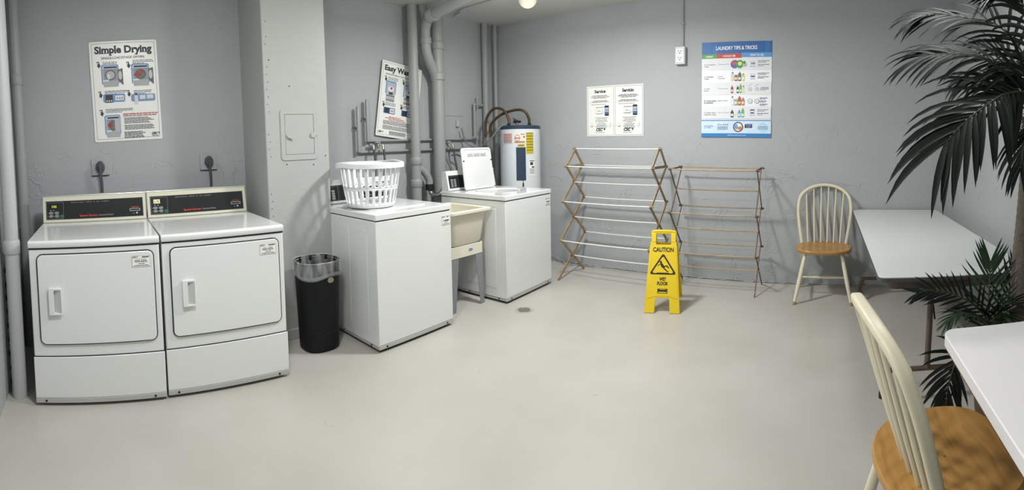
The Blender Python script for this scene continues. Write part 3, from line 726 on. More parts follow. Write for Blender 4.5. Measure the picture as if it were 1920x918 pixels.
# ------------------------------------------------------------------ wall items
t = thing('access_panel', 'white painted access door with two latches on the column', 'access panel', (XC, 1.362, 1.457), 90)
MB().ring(rrect(-.140, .130, -.180, .180, .022), rrect(-.108, .107, -.140, .146, .003), -.006, 0, COLM).build('frame', t, bevel=.002)
MB().prism(rrect(-.106, .105, -.138, .144, .003), -.004, 0, COLM).build('panel_door', t, bevel=.001)
g = MB().box(-.1085, -.1055, -.138, .146, 0, 0, SEAM)
g = MB()
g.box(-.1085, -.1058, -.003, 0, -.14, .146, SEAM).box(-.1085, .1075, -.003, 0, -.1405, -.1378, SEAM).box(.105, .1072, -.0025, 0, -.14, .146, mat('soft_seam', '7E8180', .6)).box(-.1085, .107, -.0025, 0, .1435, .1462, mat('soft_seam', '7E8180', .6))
g.build('door_gap', t, smooth=0)
MB().tube([(-.098, -.003, .0), (-.085, -.009, -.018), (-.068, -.012, -.022), (-.058, -.008, -.040)], [.006, .009, .008, .004], COLM, 8).build('latch', t)
MB().tube([(.098, -.002, -.004), (.098, -.014, -.004)], .019, COLM, 18).box(.108, .13, -.010, 0, -.008, .008, COLM).build('latch', t)

def power(label, y):
    t = thing('dryer_outlet', label, 'outlet', (XW, y, 1.28), 90)
    MB().box(-.062, .062, -.012, 0, -.058, .062, WALL).build('cover_plate', t, bevel=.003)
    MB().box(-.062, .062, -.013, -.002, -.061, -.056, SEAM).build('plate_edge', t)
    MB().prism([(-.032, 0), (-.028, .03), (-.008, .048), (.012, .05), (.03, .02), (.032, -.01), (.01, -.04), (-.012, -.04)], -.042, -.012, CORD).build('plug', t, bevel=.008)
    MB().tube(curve([(.0, -.045, .03), (-.002, -.058, .01), (0, -.055, -.05), (.004, -.05, -.13), (0, -.05, -.26)], 6), .0105, CORD, 10, sx=1.2, sy=.8).build('power_cord', t)
power('grey plug in the wall outlet above the dryer nearest the corner', .055)
power('grey plug in the wall outlet above the dryer beside the column', .835)

t = thing('wall_outlet', 'surface-mounted outlet box on the far wall below its conduit', 'outlet', (-1.333, YB, 2.19))
MB().box(-.048, .048, -.052, 0, -.085, .085, mat('outlet_box', 'C4C8C9', .4)).build('outlet_box', t, bevel=.004)
MB().box(-.038, .038, -.056, -.05, -.07, .07, mat('outlet_white', 'D6DAD9', .4)).build('face_plate', t, bevel=.002)
for z in (.012, -.05):
    p = Print(); p.rect(-.016, z + .02, -.010, z + .034, '303335'); p.rect(.010, z + .02, .016, z + .034, '303335'); p.disc(0, z + .008, .006, '303335')
    p.build('socket', t, (0, -.056, 0), FRONT)
MB().tube([(.02, -.012, .085), (.02, -.012, ZC - 2.19)], .0065, PIPEM, 10).box(.005, .036, -.022, 0, .30, .312, PIPEM).build('conduit', t)

def sheet(name, label, loc, rot, w, h, col='ECEDE8', r=.012, th=.002, cat='poster', group=None):
    o = MB().prism(rrect(0, w, 0, h, r), 0, th, mat('sheet_' + col, col, .32, var=.01), lambda u, v, d: (u, v, d)).build(name, loc=loc, rot=rot, smooth=30)
    return tag(o, label, cat, group)

def csc(p, x, y, s):
    p.text('CSC', x, y, s, '1E2429', w=s * 2.5, bold=.045, shear=.2)
    p.poly([(x + s * 1.5, y + s * .9), (x + s * 1.9, y + s * 1.05), (x + s * 2.3, y + s * .8), (x + s * 1.95, y + s * .05)], '3E6B96')
    p.poly([(x + s * 1.6, y + s * .8), (x + s * 1.9, y + s * .8), (x + s * 1.95, y + s * .2)], '1E2429')

def machine_pic(p, x, y, w, h, clothes, door=True):
    p.rr(x - .012, y + h * .12, x + w + .006, y + h + .014, .012, '6E93C4'); p.rr(x - .004, y + h * .12, x + w * .98, y + h + .006, .010, 'C9D4E0')
    p.rect(x, y, x + w, y + h * .30, 'A9ADB0'); p.rect(x, y + h * .30, x + w, y + h * .86, '96999C'); p.rect(x, y + h * .86, x + w, y + h * .88, '6E7173')
    p.rect(x + w * .06, y + h * .92, x + w * .94, y + h * 1.0, '1D1F21')
    p.disc(x + w * .48, y + h * .58, w * .36, '55585B', h * .25); p.disc(x + w * .48, y + h * .58, w * .29, 'B7BABC' if not clothes else '6E7174', h * .20)
    if clothes == 2: p.disc(x + w * .30, y + h * .55, w * .26, 'A8303A', h * .10); p.disc(x + w * .6, y + h * .52, w * .12, '4C7A4A'); p.disc(x + w * .58, y + h * .7, w * .12, 'A8303A')
    if clothes == 1: p.disc(x + w * .25, y + h * .6, w * .18, 'A8303A', h * .12); p.disc(x + w * .30, y + h * .45, w * .10, '4C7A4A')
    if clothes == 0: p.disc(x + w * .36, y + h * .50, w * .10, 'DADCDC', h * .14)
    if door:
        p.poly([(x + w, y + h * .82), (x + w * 1.32, y + h * .9), (x + w * 1.32, y + h * .05), (x + w, y + h * .28)], '5D6063')
        p.disc(x + w * 1.14, y + h * .55, w * .12, 'C5C8CA', h * .22)
    p.rect(x - .004, y + h * .28, x + w * .34, y + h * .34, 'E8E8E4')

def arrow(p, x, y, s=1):
    p.poly([(x, y), (x + .018 * s, y + .004 * s), (x + .024 * s, y - .022 * s), (x + .032 * s, y - .020 * s), (x + .018 * s, y - .048 * s), (x + .002 * s, y - .028 * s), (x + .010 * s, y - .026 * s)], '2A3038')
    p.rect(x + .006 * s, y - .014 * s, x + .014 * s, y - .004 * s, 'E8E8E4')

# poster: Simple Drying
W_, H_ = .478, .745
s = sheet('drying_poster', 'white poster titled Simple Drying on the wall above the dryers', (XW + .003, .030, 1.469), (R(90), 0, R(90)), W_, H_)
s.rotation_euler = (R(90), 0, R(90)); s.rotation_euler.rotate_axis('Z', R(.8))
p = Print()
p.frame(.016, .018, W_ - .016, H_ - .014, .0022, '3C4248')
p.text('Simple Drying', W_ / 2, H_ - .088, .052, '2C343C', w=.405, bold=.045, serif=1)
p.text('SINGLE-LOAD/STACK DRYERS', W_ / 2 - .005, H_ - .132, .017, '3A4046', w=.305, bold=.02)
for (x, y) in ((.045, H_ - .150), (.255, H_ - .160), (.045, H_ - .372), (.245, H_ - .372), (.045, H_ - .508)): arrow(p, x, y)
for (x, y, w) in ((.09, H_ - .158, .10), (.30, H_ - .152, .15), (.09, H_ - .372, .155), (.295, H_ - .378, .13), (.09, H_ - .508, .19)):
    for k in range(3): p.words(x, y - k * .011, w * (1 if k < 2 else .6), .007, '3A4046' if k < 2 else '5A6066')
machine_pic(p, .088, H_ - .338, .105, .150, 0); machine_pic(p, .300, H_ - .340, .108, .150, 2)
p.rr(.078, H_ - .452, .232, H_ - .392, .012, '6E93C4'); p.rect(.092, H_ - .455, .145, H_ - .397, '2A3038'); p.rect(.162, H_ - .440, .222, H_ - .405, 'E4E6E6')
for k in range(3): p.text('$', .176 + .017 * k, H_ - .430, .014, '3A4046', bold=.03); p.rect(.098 + .016 * k, H_ - .448, .108 + .016 * k, H_ - .438, 'D8DADA')
p.rr(.275, H_ - .455, .445, H_ - .402, .012, '6E93C4'); p.rect(.298, H_ - .478, .322, H_ - .392, 'D4D6D6'); p.rect(.30, H_ - .41, .32, H_ - .394, '2A3038'); p.rect(.335, H_ - .44, .375, H_ - .41, 'D4D6D6'); p.rr(.385, H_ - .438, .432, H_ - .408, .006, 'D9D2CC')
machine_pic(p, .090, .032, .092, .150, 1, False); p.rect(.146, .075, .185, .165, 'B5B8BA')
p.words(.21, .196, .245, .010, 'B04444'); p.words(.21, .183, .235, .009, 'B04444', 3)
for k in range(5): p.words(.215, .167 - k * .0095, .17 + .02 * (k % 3), .0065, '4A5056', k)
for k in range(4): p.words(.215, .112 - k * .0095, .20 + .012 * (k % 2), .0065, '4A5056', k + 9)
for k in range(3): p.words(.21, .062 - k * .0095, .13 + .02 * (k % 2), .007, '3A4046', k + 5)
for k in range(2): p.words(.21, .032 - k * .010, .14, .007, '3A4046', k + 7)
csc(p, .425, .038, .016); p.words(.405, .026, .05, .007, '5A6066')
p.build('lettering', s, (0, 0, .0015))

# poster: Easy Washing (hangs crooked behind the pipe)
W_, H_ = .478, .745
s = sheet('washing_poster', 'white Easy Washing poster hanging crooked behind a drain stack', (XN + .025, 2.450, 1.462), (R(90), 0, R(90)), W_, H_)
s.rotation_euler.rotate_axis('Z', R(-8.5))
p = Print()
p.frame(.016, .016, W_ - .016, H_ - .016, .0022, '3C4248')
p.text('Easy Washing', W_ / 2, H_ - .092, .052, '2C343C', w=.41, bold=.045, serif=1)
p.text('HIGH-EFFICIENCY TOP LOAD WASHERS', W_ / 2, H_ - .134, .015, '3A4046', w=.38, bold=.02)
for i, x0 in enumerate((.075, .285)):
    arrow(p, x0 - .035, H_ - .150, 1.1)
    for k in range(3): p.words(x0 + .005, H_ - .158 - k * .012, .12, .008, '4A5056', k + i)
    p.rr(x0 - .012, H_ - .32, x0 + .108, H_ - .19, .010, '6E93C4'); p.rect(x0, H_ - .395, x0 + .1, H_ - .205, 'B0B3B6'); p.rect(x0, H_ - .345, x0 + .1, H_ - .33, '77797C'); p.rect(x0, H_ - .395, x0 + .1, H_ - .37, '8C8F92')
    p.disc(x0 + .05, H_ - .27, .035, 'D9DBDC', .028); p.disc(x0 + .055, H_ - .262, .012, 'A8303A'); p.rect(x0 + .03, H_ - .325, x0 + .075, H_ - .30, '3A3D40')
    arrow(p, x0 - .035, H_ - .405, 1.1)
    for k in range(3): p.words(x0, H_ - .412 - k * .012, .12, .008, '4A5056', k + 4 + i)
    p.rr(x0 - .012, H_ - .515, x0 + .12, H_ - .455, .010, '3F5F96'); p.rect(x0, H_ - .508, x0 + .05, H_ - .462, '2A3038'); p.rr(x0 + .06, H_ - .507, x0 + .112, H_ - .463, .004, 'E4E6E6')
    for k in range(3): p.rect(x0 + .068 + .013 * k, H_ - .497, x0 + .075 + .013 * k, H_ - .475, '3A4046')
p.words(.13, H_ - .548, .14, .010, 'B04444'); p.words(.09, H_ - .562, .22, .010, 'B04444', 4); p.words(.13, H_ - .576, .2, .009, 'B04444', 6)
for k in range(8): p.words(.07, H_ - .59 - k * .0105 - (.006 if k > 3 else 0), .36 - .03 * (k % 3), .007, '4A5056', k)
for k in range(4): p.words(.15, .055 - k * .0095, .20, .007, '3A4046', k + 3)
csc(p, .045, .036, .016)
p.build('lettering', s, (0, 0, .0015))

# service notices (one plate, two panels)
W_, H_ = .617, .53
s = sheet('service_notice', 'white double notice headed Service and Servicio on the far wall', (-2.330, YB - .003, 1.412), (R(90), 0, 0), W_, H_, r=.006)
p = Print()
for i, (x0, hd) in enumerate(((.010, 'Service'), (.316, 'Servicio'))):
    w = .292; cx = x0 + w / 2
    p.frame(x0, .012, x0 + w, H_ - .012, .0022, '3C4248')
    p.text(hd, cx - .005, H_ - .072, .032, '2C343C', w=.125, bold=.045, serif=1)
    for k, (dy, ww) in enumerate(((.105, .17), (.117, .20), (.129, .15), (.158, .15), (.170, .19))): p.words(cx - .005, H_ - dy, ww * (1 if i == 0 else 1.1), .009, '3A4046', k, True)
    p.line(x0 + .004, H_ - .178, x0 + w - .004, H_ - .178, .0012, 'A9ACAC'); p.words(cx - .02, H_ - .196, .17, .006, '4A5056', 1, True)
    p.frame(cx - .055, H_ - .288, cx + .020, H_ - .232, .0015, '8A8D8E'); p.words(cx - .05, H_ - .226, .10, .007, '3A4046'); p.disc(cx - .02, H_ - .262, .018, 'B9BCBC', .008); p.line(cx + .0, H_ - .265, cx + .055, H_ - .285, .0015, '3A4046'); p.line(cx - .05, H_ - .292, cx + .03, H_ - .292, .004, '6A6D70')
    p.rr(cx + .045, H_ - .315, cx + .092, H_ - .208, .006, '1A2028'); p.rect(cx + .048, H_ - .30, cx + .089, H_ - .228, 'A9B6C6'); p.rect(cx + .048, H_ - .30, cx + .089, H_ - .275, '48678F'); p.rect(cx + .048, H_ - .26, cx + .089, H_ - .255, '48678F')
    for k in range(9): p.words(cx + .01, H_ - .335 - k * .0135, (.15, .11, .13, .15, .07, .12, .10, .13, .11)[k], .0065, '5A6066', k, True)
    p.frame(x0 + .03, H_ - .425, x0 + .055, H_ - .395, .0012, '8A8D8E'); p.line(x0 + .035, H_ - .43, x0 + .06, H_ - .425, .004, '6A6D70')
    p.poly([(x0 + w - .052, H_ - .435), (x0 + w - .036, H_ - .432), (x0 + w - .028, H_ - .392), (x0 + w - .044, H_ - .395)], '8A8D8E'); p.poly([(x0 + w - .050, H_ - .432), (x0 + w - .038, H_ - .430), (x0 + w - .031, H_ - .395), (x0 + w - .042, H_ - .397)], 'ECEDE8')
    p.line(x0 + .004, .112, x0 + w - .004, .112, .0012, 'A9ACAC')
    csc(p, cx - .015, .056, .030); p.text('ServiceWorks', cx - .01, .036, .010, '3A4046', w=.10)
p.build('lettering', s, (0, 0, .0015))

# laundry tips poster
W_, H_ = .640, .905
s = sheet('laundry_tips_poster', 'blue and white Laundry Tips and Tricks poster on the far wall', (-1.137, YB - .003, 1.402), (R(90), 0, 0), W_, H_, 'EEF0F2', .001, .001)
p = Print()
p.rect(0, H_ - .118, W_, H_, '2A66A8'); p.rect(0, H_ - .118, .09, H_, '2F6DAF'); p.rect(.10, H_ - .118, .14, H_ - .03, '3674B5'); p.rect(W_ - .06, H_ - .10, W_ - .02, H_, '3674B5')
p.text('LAUNDRY TIPS & TRICKS', W_ / 2, H_ - .075, .034, 'F4F6F8', w=.375, bold=.02)
p.rect(0, H_ - .155, .138, H_ - .114, '4F9E45'); p.rect(.138, H_ - .155, .368, H_ - .110, 'C2453F'); p.rect(.368, H_ - .150, W_, H_ - .106, '5B9BD8')
p.text('I WANT', .07, H_ - .145, .018, 'F4F6F8', w=.07, bold=.02); p.text('I COULD USE', .253, H_ - .142, .018, 'F4F6F8', w=.115, bold=.02); p.text('HOW TO USE', .505, H_ - .138, .018, 'F4F6F8', w=.12, bold=.02)
rows = [('A Convenient', 'Clean'), ('A Reliable', 'Clean'), ('To Add', 'Scent'), ('To Clean Stains', '& Sanitize'), ('To Soften Fabric', '& Maintain Shape')]
use = [('Detergent Pacs', ''), ('Liquid', 'Detergent'), ('Scent Booster', ''), ('Fabric Rinse', ''), ('Fabric Softener', '')]
botc = [['6B4A8C', '4C8C3F', '6FAE3E'], ['C9CDD6', 'B8402F', '2E7D4F', 'D8CF6A'], ['8C2F3A', 'DDE2E8', '2F4F3F', '6FAE5E', 'D8D2B0'], ['DDE4EA', '8FB0A0', 'C2503F', 'C27F5F'], ['3A4560', 'DDE2EA', '6FA3D8', '7FB04F']]
for i in range(5):
    y = H_ - .155 - .115 * (i + 1) + .012
    if i % 2 == 0: p.rect(.002, y - .012, W_ - .002, y + .103, 'E4E6E9')
    for k, tx in enumerate(rows[i]):
        p.text(tx, .022, y + .040 - k * .018, .0115, '232A55', w=min(.115, .0088 * len(tx)), bold=.02, center=False)
    for k, tx in enumerate(use[i]):
        if tx: p.text(tx, .152, y + .042 - k * .018, .0105, '3A4078', w=.0075 * len(tx), center=False)
    if i == 0:
        p.disc(.305, y + .045, .038, '6B4A8C', .040); p.disc(.30, y + .055, .02, 'C05A4A'); p.disc(.315, y + .03, .018, '3F6FB5')
        p.disc(.352, y + .045, .034, '4C9A3F', .040); p.disc(.352, y + .05, .018, 'E6E08A'); p.rr(.375, y + .02, .415, y + .055, .01, 'A9B5B0'); p.disc(.392, y + .06, .014, '4C8C3F')
    else:
        x = .272; ww = .13 / len(botc[i])
        for k, c_ in enumerate(botc[i]):
            hh = .075 if (k + i) % 2 else .060
            p.rr(x, y, x + ww * .86, y + hh, .008, c_); p.rect(x + ww * .28, y + hh - .002, x + ww * .6, y + hh + .012, ['2A2F33', 'F0F0F0', '2E7D4F', 'C2503F'][k % 4]); p.rr(x + ww * .1, y + .014, x + ww * .72, y + .036, .004, ['F0EFE0', 'E6D98A', 'D6E3D0', 'E9E9F0'][(k + i) % 4]); x += ww
    bx = .435
    if i in (2, 3):
        for q in (0, .062):
            p.frame(bx + q, y + .025, bx + q + .026, y + .05, .003, '3F5F86') if i == 2 else (p.disc(bx + q + .012, y + .04, .022, '6E87A5'), p.disc(bx + q + .012, y + .04, .018, 'EEF0F2'), p.words(bx + q, y + .036, .024, .009, '6E87A5'))
            if i == 2: p.line(bx + q - .004, y + .062, bx + q + .026, y + .088, .0025, '6E87A5')
        for k in range(3 if i == 3 else 2): p.words(.535 + (.01 if i == 2 else 0), y + (.068 if i == 3 else .05) - k * (.03 if i == 3 else .012), .07, .008, '3A4078', k); p.words(.535, y + (.058 if i == 3 else .038) - k * (.03 if i == 3 else .012), .055, .006, '6A70A0', k)
    else:
        p.frame(bx + .015, y + .035, bx + .055, y + .068, .002, '8A90A8'); p.rect(bx + .02, y + .038, bx + .05, y + .05, '3F4F96') if i else p.disc(bx + .028, y + .05, .008, '6A6F78')
        if not i: p.disc(bx + .045, y + .05, .008, '6A6F78')
        if i == 4: p.rect(bx + .015, y + .066, bx + .055, y + .076, '1D2030')
        p.words(bx + .012, y + .018, .045, .007, '6A70A0')
        for k in range(2): p.words(.515, y + .070 - k * .034, .10, .008, '232A55', k); p.words(.515, y + .058 - k * .034, .075 - .02 * k, .007, '3A4078', k + 3)
p.rect(0, .155, W_, .163, '2F7FC4'); p.rect(0, .036, W_, .155, 'CFE4F4')
rb = random.Random(5)
for k in range(16): p.disc(rb.uniform(.02, W_ - .02), rb.uniform(.055, .135), rb.uniform(.008, .017), 'E2F0FA')
p.disc(.570, .092, .045, 'B7D8F0')
p.rect(0, 0, W_, .036, '2F7FC4'); p.text('CSCServiceWorks.com', .33, .014, .010, 'F4F6F8', w=.17)
p.text('WHEN FILLING', .024, .100, .010, '1E5FA0', w=.085, bold=.02, center=False); p.text('THE DRUM', .024, .084, .010, '1E5FA0', w=.06, bold=.02, center=False)
p.text('Do not overload!', .152, .115, .012, '1E3F70', w=.10, bold=.02, center=False)
for k in range(3): p.words(.152, .096 - .012 * k, .095, .009, '2E5F90', k)
p.disc(.342, .097, .047, '4A3F38', .049); p.disc(.342, .097, .038, 'D8CFC4', .040); p.disc(.325, .10, .024, '6FA3C8'); p.disc(.360, .085, .018, 'D07F3F'); p.disc(.35, .112, .014, 'EDEFF2')
p.rect(.402, .088, .470, .125, '232A6B'); p.text('This Fills', .436, .110, .009, 'F4F6F8', w=.05); p.text('to Here', .436, .096, .009, 'F4F6F8', w=.04)
p.text('LEARN MORE', .565, .092, .011, '1E5FA0', w=.085, bold=.02); p.words(.52, .078, .09, .007, '2E5F90')
p.build('lettering', s, (0, 0, .0008))

# ------------------------------------------------------------------ drying racks
def rack(name, label, xl, xr, nodes, bars, rods, bm, rm, bw=.022, bt=.010, rr=.0055, hinge=None):
    t = thing(name, label, 'drying rack', ((xl + xr) / 2, 3.87, 0))
    hw = (xr - xl) / 2
    for sgn in (-1, 1):
        for k, (a, b_) in enumerate(bars):
            ya, za = nodes[a]; yb_, zb_ = nodes[b_]
            x = sgn * (hw + (bt * .55 if k % 2 else -bt * .55)); d = Vector((0, yb_ - ya, zb_ - za)).normalized() * .012
            p0 = Vector((x, ya - 3.87, za)) - d; p1 = Vector((x, yb_ - 3.87, zb_)) + d
            if p1.z < .03: p1.z = .0035
            MB().bar(p0, p1, bw, bt, bm, up=(1, 0, 0)).build('slat', t, bevel=.002)
    for a in rods:
        y, z = nodes[a]
        q = [(-hw - .012, y - 3.87, z), (-hw * .4, y - 3.87, z - .004), (hw * .4, y - 3.87, z - .004), (hw + .012, y - 3.87, z)]
        MB().tube(q, rr, rm, 10).build('rod', t)
        if a in ('Af', 'Bf', 'Cf', 'Tf', 'apex', 'Ab', 'Bb', 'Cb', 'Tb'):
            for sg in (-1, 1): MB().ball((sg * (hw + .014), y - 3.87, z), .011, bm, 8).build('rod_cap', t)
    return t
lw = wood('rack_wood', '8A7355', 'A8916E', (12, 12, 3), .6)
dw = wood('rack_wood_dark', '5E4A3C', '7C6450', (12, 12, 3), .6)
rodw = wood('rack_rod_wood', '9C8468', 'B9A284', (3, 12, 12), .6)
whr = mat('white_rod', 'E6E6E2', .4, var=.03, vscale=30)
nL = dict(apex=(3.885, 1.287), Af=(3.715, 1.115), Ab=(4.04, 1.112), c1=(3.865, .945), Bf=(3.665, .768), Bb=(4.055, .770), c2=(3.855, .588), Cf=(3.626, .385), Cb=(4.07, .395), c3=(3.835, .192), ff=(3.575, .0), fb=(4.02, .0))
rack('drying_rack', 'tall folding wooden drying rack with white rods against the far wall', -2.315, -1.445, nL,
     [('apex', 'Af'), ('apex', 'Ab'), ('Af', 'Bb'), ('Ab', 'Bf'), ('Bf', 'Cb'), ('Bb', 'Cf'), ('Cf', 'fb'), ('Cb', 'ff'), ('Af', 'Ab')],
     ['apex', 'Af', 'Ab', 'c1', 'Bf', 'Bb', 'c2', 'Cf', 'Cb', 'c3'], lw, whr, .026, .011)
nR = dict(Tf=(3.755, 1.108), Tb=(4.05, 1.115), c1=(3.90, .918), Bf=(3.75, .712), Bb=(4.05, .738), c2=(3.90, .552), Cf=(3.75, .352), Cb=(4.055, .380), c3=(3.90, .190), ff=(3.745, .0), fb=(4.10, .0))
rack('drying_rack', 'shorter dark wooden drying rack with bare wood rods against the far wall', -1.298, -.560, nR,
     [('Tf', 'Tb'), ('Tf', 'Bb'), ('Tb', 'Bf'), ('Bf', 'Cb'), ('Bb', 'Cf'), ('Cf', 'fb'), ('Cb', 'ff')],
     ['Tf', 'Tb', 'c1', 'Bf', 'Bb', 'c2', 'Cf', 'Cb', 'c3'], dw, rodw, .016, .008, .0055)

# ------------------------------------------------------------------ caution sign
def caution():
    t = thing('caution_sign', 'yellow folding wet floor caution sign in front of the drying racks', 'caution sign', (-1.178, 3.212, 0), 15)
    ym = mat('yellow_plastic', 'E3C51E', .4, var=.02)
    def face(sgn, name):
        # outline in (x, s) with s measured up the sloping leaf
        L = .655; ang = math.atan2(.19, .625)
        def fp(u, v, d):
            y = v * math.sin(ang) - d * math.cos(ang); z = v * math.cos(ang) + d * math.sin(ang)
            return (u, y, z) if sgn > 0 else (u, .385 - y, z)
        hw0, hw1 = .135, .098
        m = MB()
        wd = lambda v: hw0 + (hw1 - hw0) * v / L
        # lower legs, arch, panel, handle posts, handle bar as one outline plate with a hole
        body = [(-wd(.0), 0), (-wd(0) + .078, 0), (-wd(0) + .082, .100), (-.045, .116), (0, .120), (.045, .116), (wd(0) - .082, .100), (wd(0) - .078, 0), (wd(0), 0), (wd(.52), .52), (wd(.535) - .004, .535), (wd(.545) - .004, .56), (.060, .56), (.058, .535), (-.058, .535), (-.060, .56), (-wd(.56) + .004, .56), (-wd(.535) + .004, .535), (-wd(.52), .52)]
        m.prism(body, 0, .010, ym, fp)
        for sx in (-1, 1):
            a, b_ = sorted((sx * .058, sx * .094)); m.prism([(a, .555), (b_, .555), (b_, L - .03), (a, L - .03)], 0, .012, ym, fp)
        o = m.build(name, t, bevel=.003)
        if sgn > 0:
            tr = MB(); pan = [(-wd(.1) + .012, .108), (-.045, .128), (0, .132), (.045, .128), (wd(.1) - .012, .108), (wd(.52) - .008, .515), (-wd(.52) + .008, .515)]
            tr.prism(pan, .010, .0125, ym, fp); tr.build('raised_panel', t, bevel=.002)
            p = Print(); K = '221E14'
            p.text('CAUTION', 0, .478, .036, K, w=.160, bold=.035)
            def rt(s_): # rounded triangle
                c = (0, 0.351); pts = []
                for q in ((0, 0.446), (.084, 0.310), (-.084, 0.310)):
                    vx, vy = c[0] + (q[0] - c[0]) * s_, c[1] + (q[1] - c[1]) * s_
                    for i in range(9):
                        base = {(0, 0.446): 150, (.084, 0.310): 30, (-.084, 0.310): -90}[q]
                        a = R(base - i * 15); pts.append((vx + .012 * math.cos(a) * s_, vy + .012 * math.sin(a) * s_))
                return pts
            p.poly(rt(1.0), K); p.poly(rt(.80), 'E3C51E')
            # slipping figure
            p.disc(-.016, .397, .0085, K)
            p.poly([(-.024, .386), (-.008, .390), (.014, .360), (.004, .346), (-.012, .356)], K)
            p.line(-.016, .384, -.030, .408, .006, K); p.line(-.030, .406, -.018, .422, .006, K)
            p.line(-.010, .384, -.034, .372, .006, K); p.line(-.034, .374, -.038, .362, .006, K)
            p.line(.004, .356, .030, .368, .010, K); p.line(.028, .368, .046, .348, .009, K)
            p.line(.004, .352, .022, .334, .010, K); p.line(.021, .336, .034, .322, .008, K); p.line(.030, .322, .044, .323, .006, K)
            p.rect(-.046, .306, .046, .313, K)
            p.text('WET', 0, .250, .026, K, w=.052, bold=.04); p.text('FLOOR', 0, .216, .026, K, w=.082, bold=.04)
            p.frame(-.038, .152, .038, .188, .003, K); p.rect(-.036, .158, .036, .185, K)
            p.poly([(-.034, .162), (-.015, .157), (.015, .157), (.034, .162), (.034, .164), (-.034, .164)], 'E3C51E'); p.poly([(-.034, .181), (.034, .181), (.015, .185), (-.015, .185)], 'E3C51E')
            p.build('lettering', t, fp(0, 0, .0125), (R(90) - ang, 0, 0))
        return L, ang
    L, ang = face(1, 'front_leaf'); face(-1, 'back_leaf')
    zt = L * math.cos(ang); yt = L * math.sin(ang)
    h = MB()
    h.prism([(-.100, zt - .040), (-.100, zt - .018), (-.092, zt - .006), (-.05, zt + .001), (.05, zt + .001), (.092, zt - .006), (.100, zt - .018), (.100, zt - .040), (.060, zt - .040), (.056, zt - .030), (-.056, zt - .030), (-.060, zt - .040)], yt - .018, yt + .018, ym)
    h.box(-.094, -.056, yt - .020, yt + .020, zt - .06, zt - .02, ym); h.box(.056, .094, yt - .020, yt + .020, zt - .06, zt - .02, ym)
    h.build('handle', t, bevel=.004)
caution()

# ------------------------------------------------------------------ windsor chairs
CREAM = mat('cream_paint', 'DDD6BC', .38, var=.03, vscale=9)
SEATW = wood('oak_seat', 'A0743A', 'B88C50', (1.6, 13, 13), .3, (0, 0, R(90)))
def chair(name, label, loc, rz, rake=.24, base=.13, top=.53):
    """faces local -y; back at +y"""
    t = thing(name, label, 'chair', (loc[0], loc[1], 0), rz)
    sh = .445
    # saddle seat outline
    out = []
    for i in range(48):
        a = 2 * math.pi * i / 48; c, s_ = math.cos(a), math.sin(a)
        e = 2.9 if s_ < 0 else 2.25
        r = 1 / (abs(c / .232) ** e + abs(s_ / (.205 if s_ < 0 else .20)) ** e) ** (1 / e); out.append((r * c, r * s_))
    n = 48
    rings = [(.90, sh - .036), (.98, sh - .030), (1.0, sh - .018), (1.0, sh - .008), (.97, sh), (.88, sh - .002), (.6, sh - .010), (.25, sh - .012), (.01, sh - .012)]
    vs = [(u * f, v * f, z) for f, z in rings for u, v in out]
    m = MB().add(vs, [(i * n + k, i * n + (k + 1) % n, (i + 1) * n + (k + 1) % n, (i + 1) * n + k) for i in range(len(rings) - 1) for k in range(n)] + [tuple(range(n - 1, -1, -1))], SEATW)
    m.build('seat', t)
    # bent bow
    def bp(u, v): return (u, base + v * rake + .02 * (1 - (u / .23) ** 2), sh - .01 + v)
    H = top
    pts = []
    side = [(.190, 0), (.203, .08), (.217, .17), (.227, .25), (.230, .31), (.225, .37)]
    for i in range(13):
        a = R(180 * i / 12)
        pts.append((.225 * math.cos(a), .37 + (H - .37) * math.sin(a)))
    path = [(u, v) for u, v in side[:-1]] + pts + [(-u, v) for u, v in reversed(side[:-1])]
    P3 = curve([bp(u, v) for u, v in path], 3)
    MB().tube(P3, .0148, CREAM, 20, sx=1.15, sy=.92, up=(0, 1, 0), sq=5).build('bow', t, smooth=50)
    for k in range(6):
        f = (k - 2.5) / 2.5; ub = f * .138; ut = f * .165
        vt = .37 + (H - .37) * math.sqrt(max(0, 1 - (ut / .222) ** 2))
        q0 = Vector((ub, base + .036 - abs(f) * .014, sh - .01)); q1 = Vector(bp(ut, vt))
        MB().tube([q0, q0.lerp(q1, .3), q0.lerp(q1, .5), q1], [.0075, .0085, .008, .0055], CREAM, 10).build('spindle', t)
    legs = []
    for sx, sy in ((-1, -1), (1, -1), (1, 1), (-1, 1)):
        a = Vector((sx * .145, sy * .13, sh - .03)); b_ = Vector((sx * .228, -.235 if sy < 0 else .205, .0)); legs.append((a, b_))
        q = [a.lerp(b_, f) for f in (0, .12, .35, .55, .8, .93, .97, 1)]
        l = MB().tube(q, [.0125, .015, .0175, .0185, .015, .0125, .014, .012], CREAM, 14).build('leg', t)
        MB().tube([a.lerp(b_, .945), a.lerp(b_, .998)], .0145, mat('chipped_wood', '9A8A62', .7, var=.25, vscale=60), 12).build('foot_tip', l)
    for i, j in ((0, 3), (1, 2)):
        a = legs[i][0].lerp(legs[i][1], .60); b_ = legs[j][0].lerp(legs[j][1], .60)
        MB().tube([a, a.lerp(b_, .5), b_], [.008, .011, .008], CREAM, 10).build('stretcher', t)
    a = legs[0][0].lerp(legs[0][1], .60).lerp(legs[3][0].lerp(legs[3][1], .60), .5); b_ = legs[1][0].lerp(legs[1][1], .60).lerp(legs[2][0].lerp(legs[2][1], .60), .5)
    MB().tube([a, a.lerp(b_, .5), b_], [.008, .012, .008], CREAM, 10).build('stretcher', t)
    return t
chair('windsor_chair', 'cream windsor chair with oak seat standing against the far wall', (-.004, 3.865), 0, .20, .135, .53)
chair('windsor_chair', 'cream windsor chair with round oak seat in the foreground at the table', (.350, 1.238), 99, .31, .080, .480)

